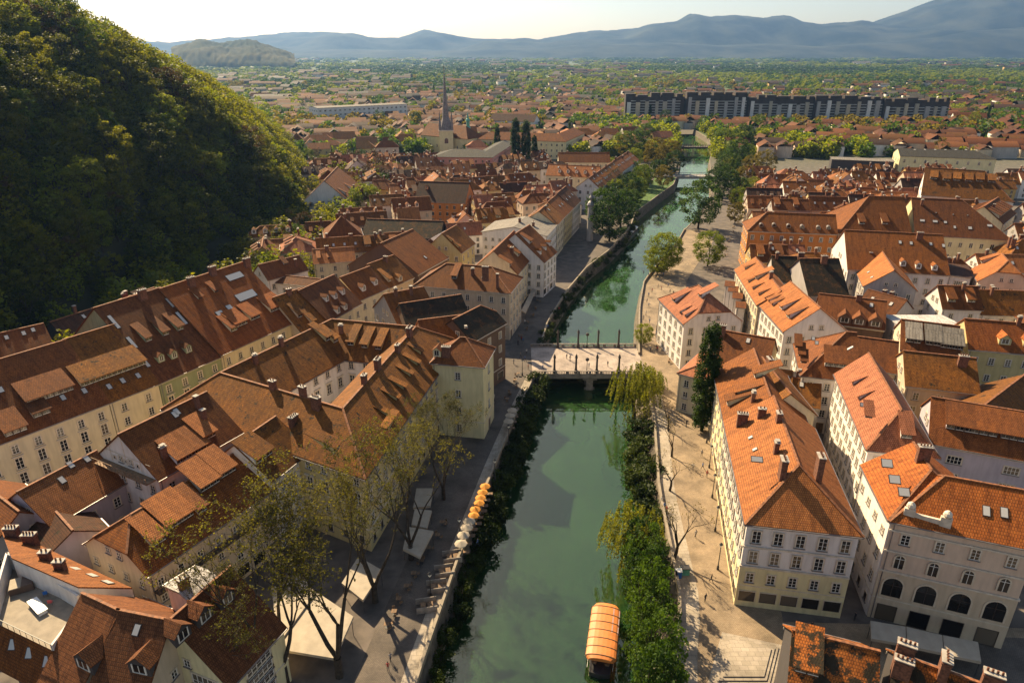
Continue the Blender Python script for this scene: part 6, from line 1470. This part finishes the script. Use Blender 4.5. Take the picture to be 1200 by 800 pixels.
pp = [(753+RND.randrange(40), 320+RND.randrange(95)) for _ in range(26)]+[(600+RND.randrange(22), 380+RND.randrange(60)) for _ in range(8)]+[(812+RND.randrange(25), 520+RND.randrange(250)) for _ in range(7)]+[(785,344),(789,346),(752,350),(760,348),(764,343),(758,355),(772,363),(776,364),(780,365),(769,393),(770,412),(800,308),(833,382),(804,499),(775,590),(778,597),(781,601),(664,421),(668,423),(712,430),(690,432),(636,434),(455,786),(458,775),(607,404),(792,678),(878,260),(868,225),(603,238),(608,236),(595,232),(776,405),(778,409),(642,386),(655,365),(663,352),(950,738),(1001,727),(617,415),(560,640)]
seen = {}
for i, (px, py) in enumerate(pp):
    me, colr = FIG[i % 6]; x, y = at(px, py); z = .16 if 166 < y < 186 and 5 < x < 37 else .06
    where = 'on the stone bridge' if z > .1 else ('on the promenade beyond the bridge' if x > 30 and y > 180 else ('on the near promenade' if x > 0 and y < 180 else 'on the lane left of the river'))
    k = (colr, where); seen[k] = seen.get(k, 0)+1
    o = link('person', me); o.location = (x, y, z); o.rotation_euler.z = RND.uniform(0, 6.28); tag(o, 'person in %s top and dark trousers walking %s' % (colr, where), 'person', 'people %s in %s' % (where, colr))
tb = MB(); tb.box(-.4,-.4,.72,.4,.4,.76,M['wood']); tb.tube((0,0,0),(0,0,.72),.04,.04,M['iron'],5); tb.box(-.25,-.25,0,.25,.25,.04,M['iron']); TME = tb.mesh('cafe_table')
cb_ = MB(); cb_.box(-.22,-.22,.42,.22,.22,.46,M['wood']); cb_.box(-.22,.18,.46,.22,.22,.9,M['wood']); [cb_.tube((sx,sy,0),(sx,sy,.42),.02,.02,M['iron'],4) for sx in (-.2,.2) for sy in (-.2,.2)]; CME = cb_.mesh('cafe_chair')
for (p0, p1, n_, lab) in (((452,735),(520,615),9,'on the near left lane'),((596,470),(606,440),5,'by the tall pale yellow house'),((612,395),(640,330),9,'on the lane beyond the bridge'),((783,425),(772,385),5,'before the pink roofed hotel'),((850,300),(862,262),8,'on the plaza by the orange palace')):
    for i in range(n_):
        t_ = i/(n_-1); x, y = at(p0[0]+(p1[0]-p0[0])*t_+RND.uniform(-2, 2), p0[1]+(p1[1]-p0[1])*t_)
        o = link('cafe_table', TME); o.location = (x, y, .05); tag(o, 'small wooden cafe table '+lab, 'table', 'cafe tables '+lab)
        for q in range(2):
            a_ = RND.uniform(0, 3)+q*3.1; o = link('cafe_chair', CME); o.location = (x+.75*math.cos(a_), y+.75*math.sin(a_), .05); o.rotation_euler.z = a_-1.57; tag(o, 'wooden cafe chair at a table '+lab, 'chair', 'cafe chairs '+lab)
# market clutter on the promenade terraces
for i, (px, py) in enumerate(((779,402),(783,398),(776,383),(786,412))):
    x, y = at(px, py); b = MB(); b.box(-.6,-.6,0,.6,.6,.5,M['stone']); b.build
    tree('bush', i % 3, x, y, .3, .42, orr[i]+' clipped shrub in front of the pink roofed hotel from the left', None, 'shrub')
x, y = at(802, 672); b = MB(); b.box(-.7,-.5,0,.7,.5,1.25,M['verdigris']); b.box(-.75,-.55,1.25,.75,.55,1.4,M['iron']); o = b.build('waste_container'); o.location = (x, y, .05); tag(o, 'dark green waste container on the near promenade', 'container')
x, y = at(792, 681); b = MB(); b.box(-.45,-.4,0,.45,.4,1.3,M['barrier']); b.box(-.5,-.45,1.3,.5,.45,1.45,M['paintwhite']); o = b.build('ticket_box'); o.location = (x+.6, y+1.0, .05); tag(o, 'small blue box at the edge of the near promenade', 'box')
# ------------------------------------------------------------------ air, light, sky
az, el = math.radians(-35), math.radians(38)
sd = Vector((math.sin(az)*math.cos(el), math.cos(az)*math.cos(el), math.sin(el)))
sl = bpy.data.lights.new('sun', 'SUN'); so = bpy.data.objects.new('sun', sl); C.objects.link(so); so.rotation_euler = (-sd).to_track_quat('-Z', 'Y').to_euler()
sl.energy = 5.0; sl.angle = math.radians(.6); sl.color = (1.0, .79, .48)
wd = bpy.data.worlds.new('World'); sc.world = wd; wd.use_nodes = True; nt = wd.node_tree; bg = nt.nodes['Background']
sk = nt.nodes.new('ShaderNodeTexSky'); sk.sky_type = 'NISHITA'; sk.sun_disc = False; sk.sun_elevation = el; sk.sun_rotation = az; sk.altitude = 300; sk.dust_density = 1.3; sk.air_density = 1.0; sk.ozone_density = 1.0
nt.links.new(mix(nt, 1.0, sk.outputs[0], (1.0, .88, .73), 'MULTIPLY'), bg.inputs[0]); bg.inputs[1].default_value = .078
hz = MB(); hz.box(-13000,-700,-12,13000,13600,1300,M['glass']); hz.mats = []; me = bpy.data.meshes.new('haze'); me.from_pydata(hz.v, [], hz.f)
hm = bpy.data.materials.new('haze'); hm.use_nodes = True; n_ = hm.node_tree.nodes; n_.remove(n_['Principled BSDF']); pv = n_.new('ShaderNodeVolumePrincipled'); hm.node_tree.links.new(pv.outputs[0], n_['Material Output'].inputs['Volume'])
pv.inputs['Density'].default_value = 4.6e-5; pv.inputs['Color'].default_value = (.26, .50, 1, 1); pv.inputs['Anisotropy'].default_value = .45
me.materials.append(hm); ho = link('haze', me); ho['kind'] = 'stuff'; ho['label'] = 'pale haze lying over the plain'; ho['category'] = 'haze'
sc.view_settings.view_transform = 'Standard'; sc.view_settings.look = 'None'; sc.view_settings.exposure = 1.25; sc.view_settings.gamma = 1.0
sc.cycles.max_bounces = 5; sc.cycles.volume_bounces = 0; sc.cycles.diffuse_bounces = 3; sc.cycles.transparent_max_bounces = 4
print('objects', len(bpy.data.objects), 'time', time.time()-T0)
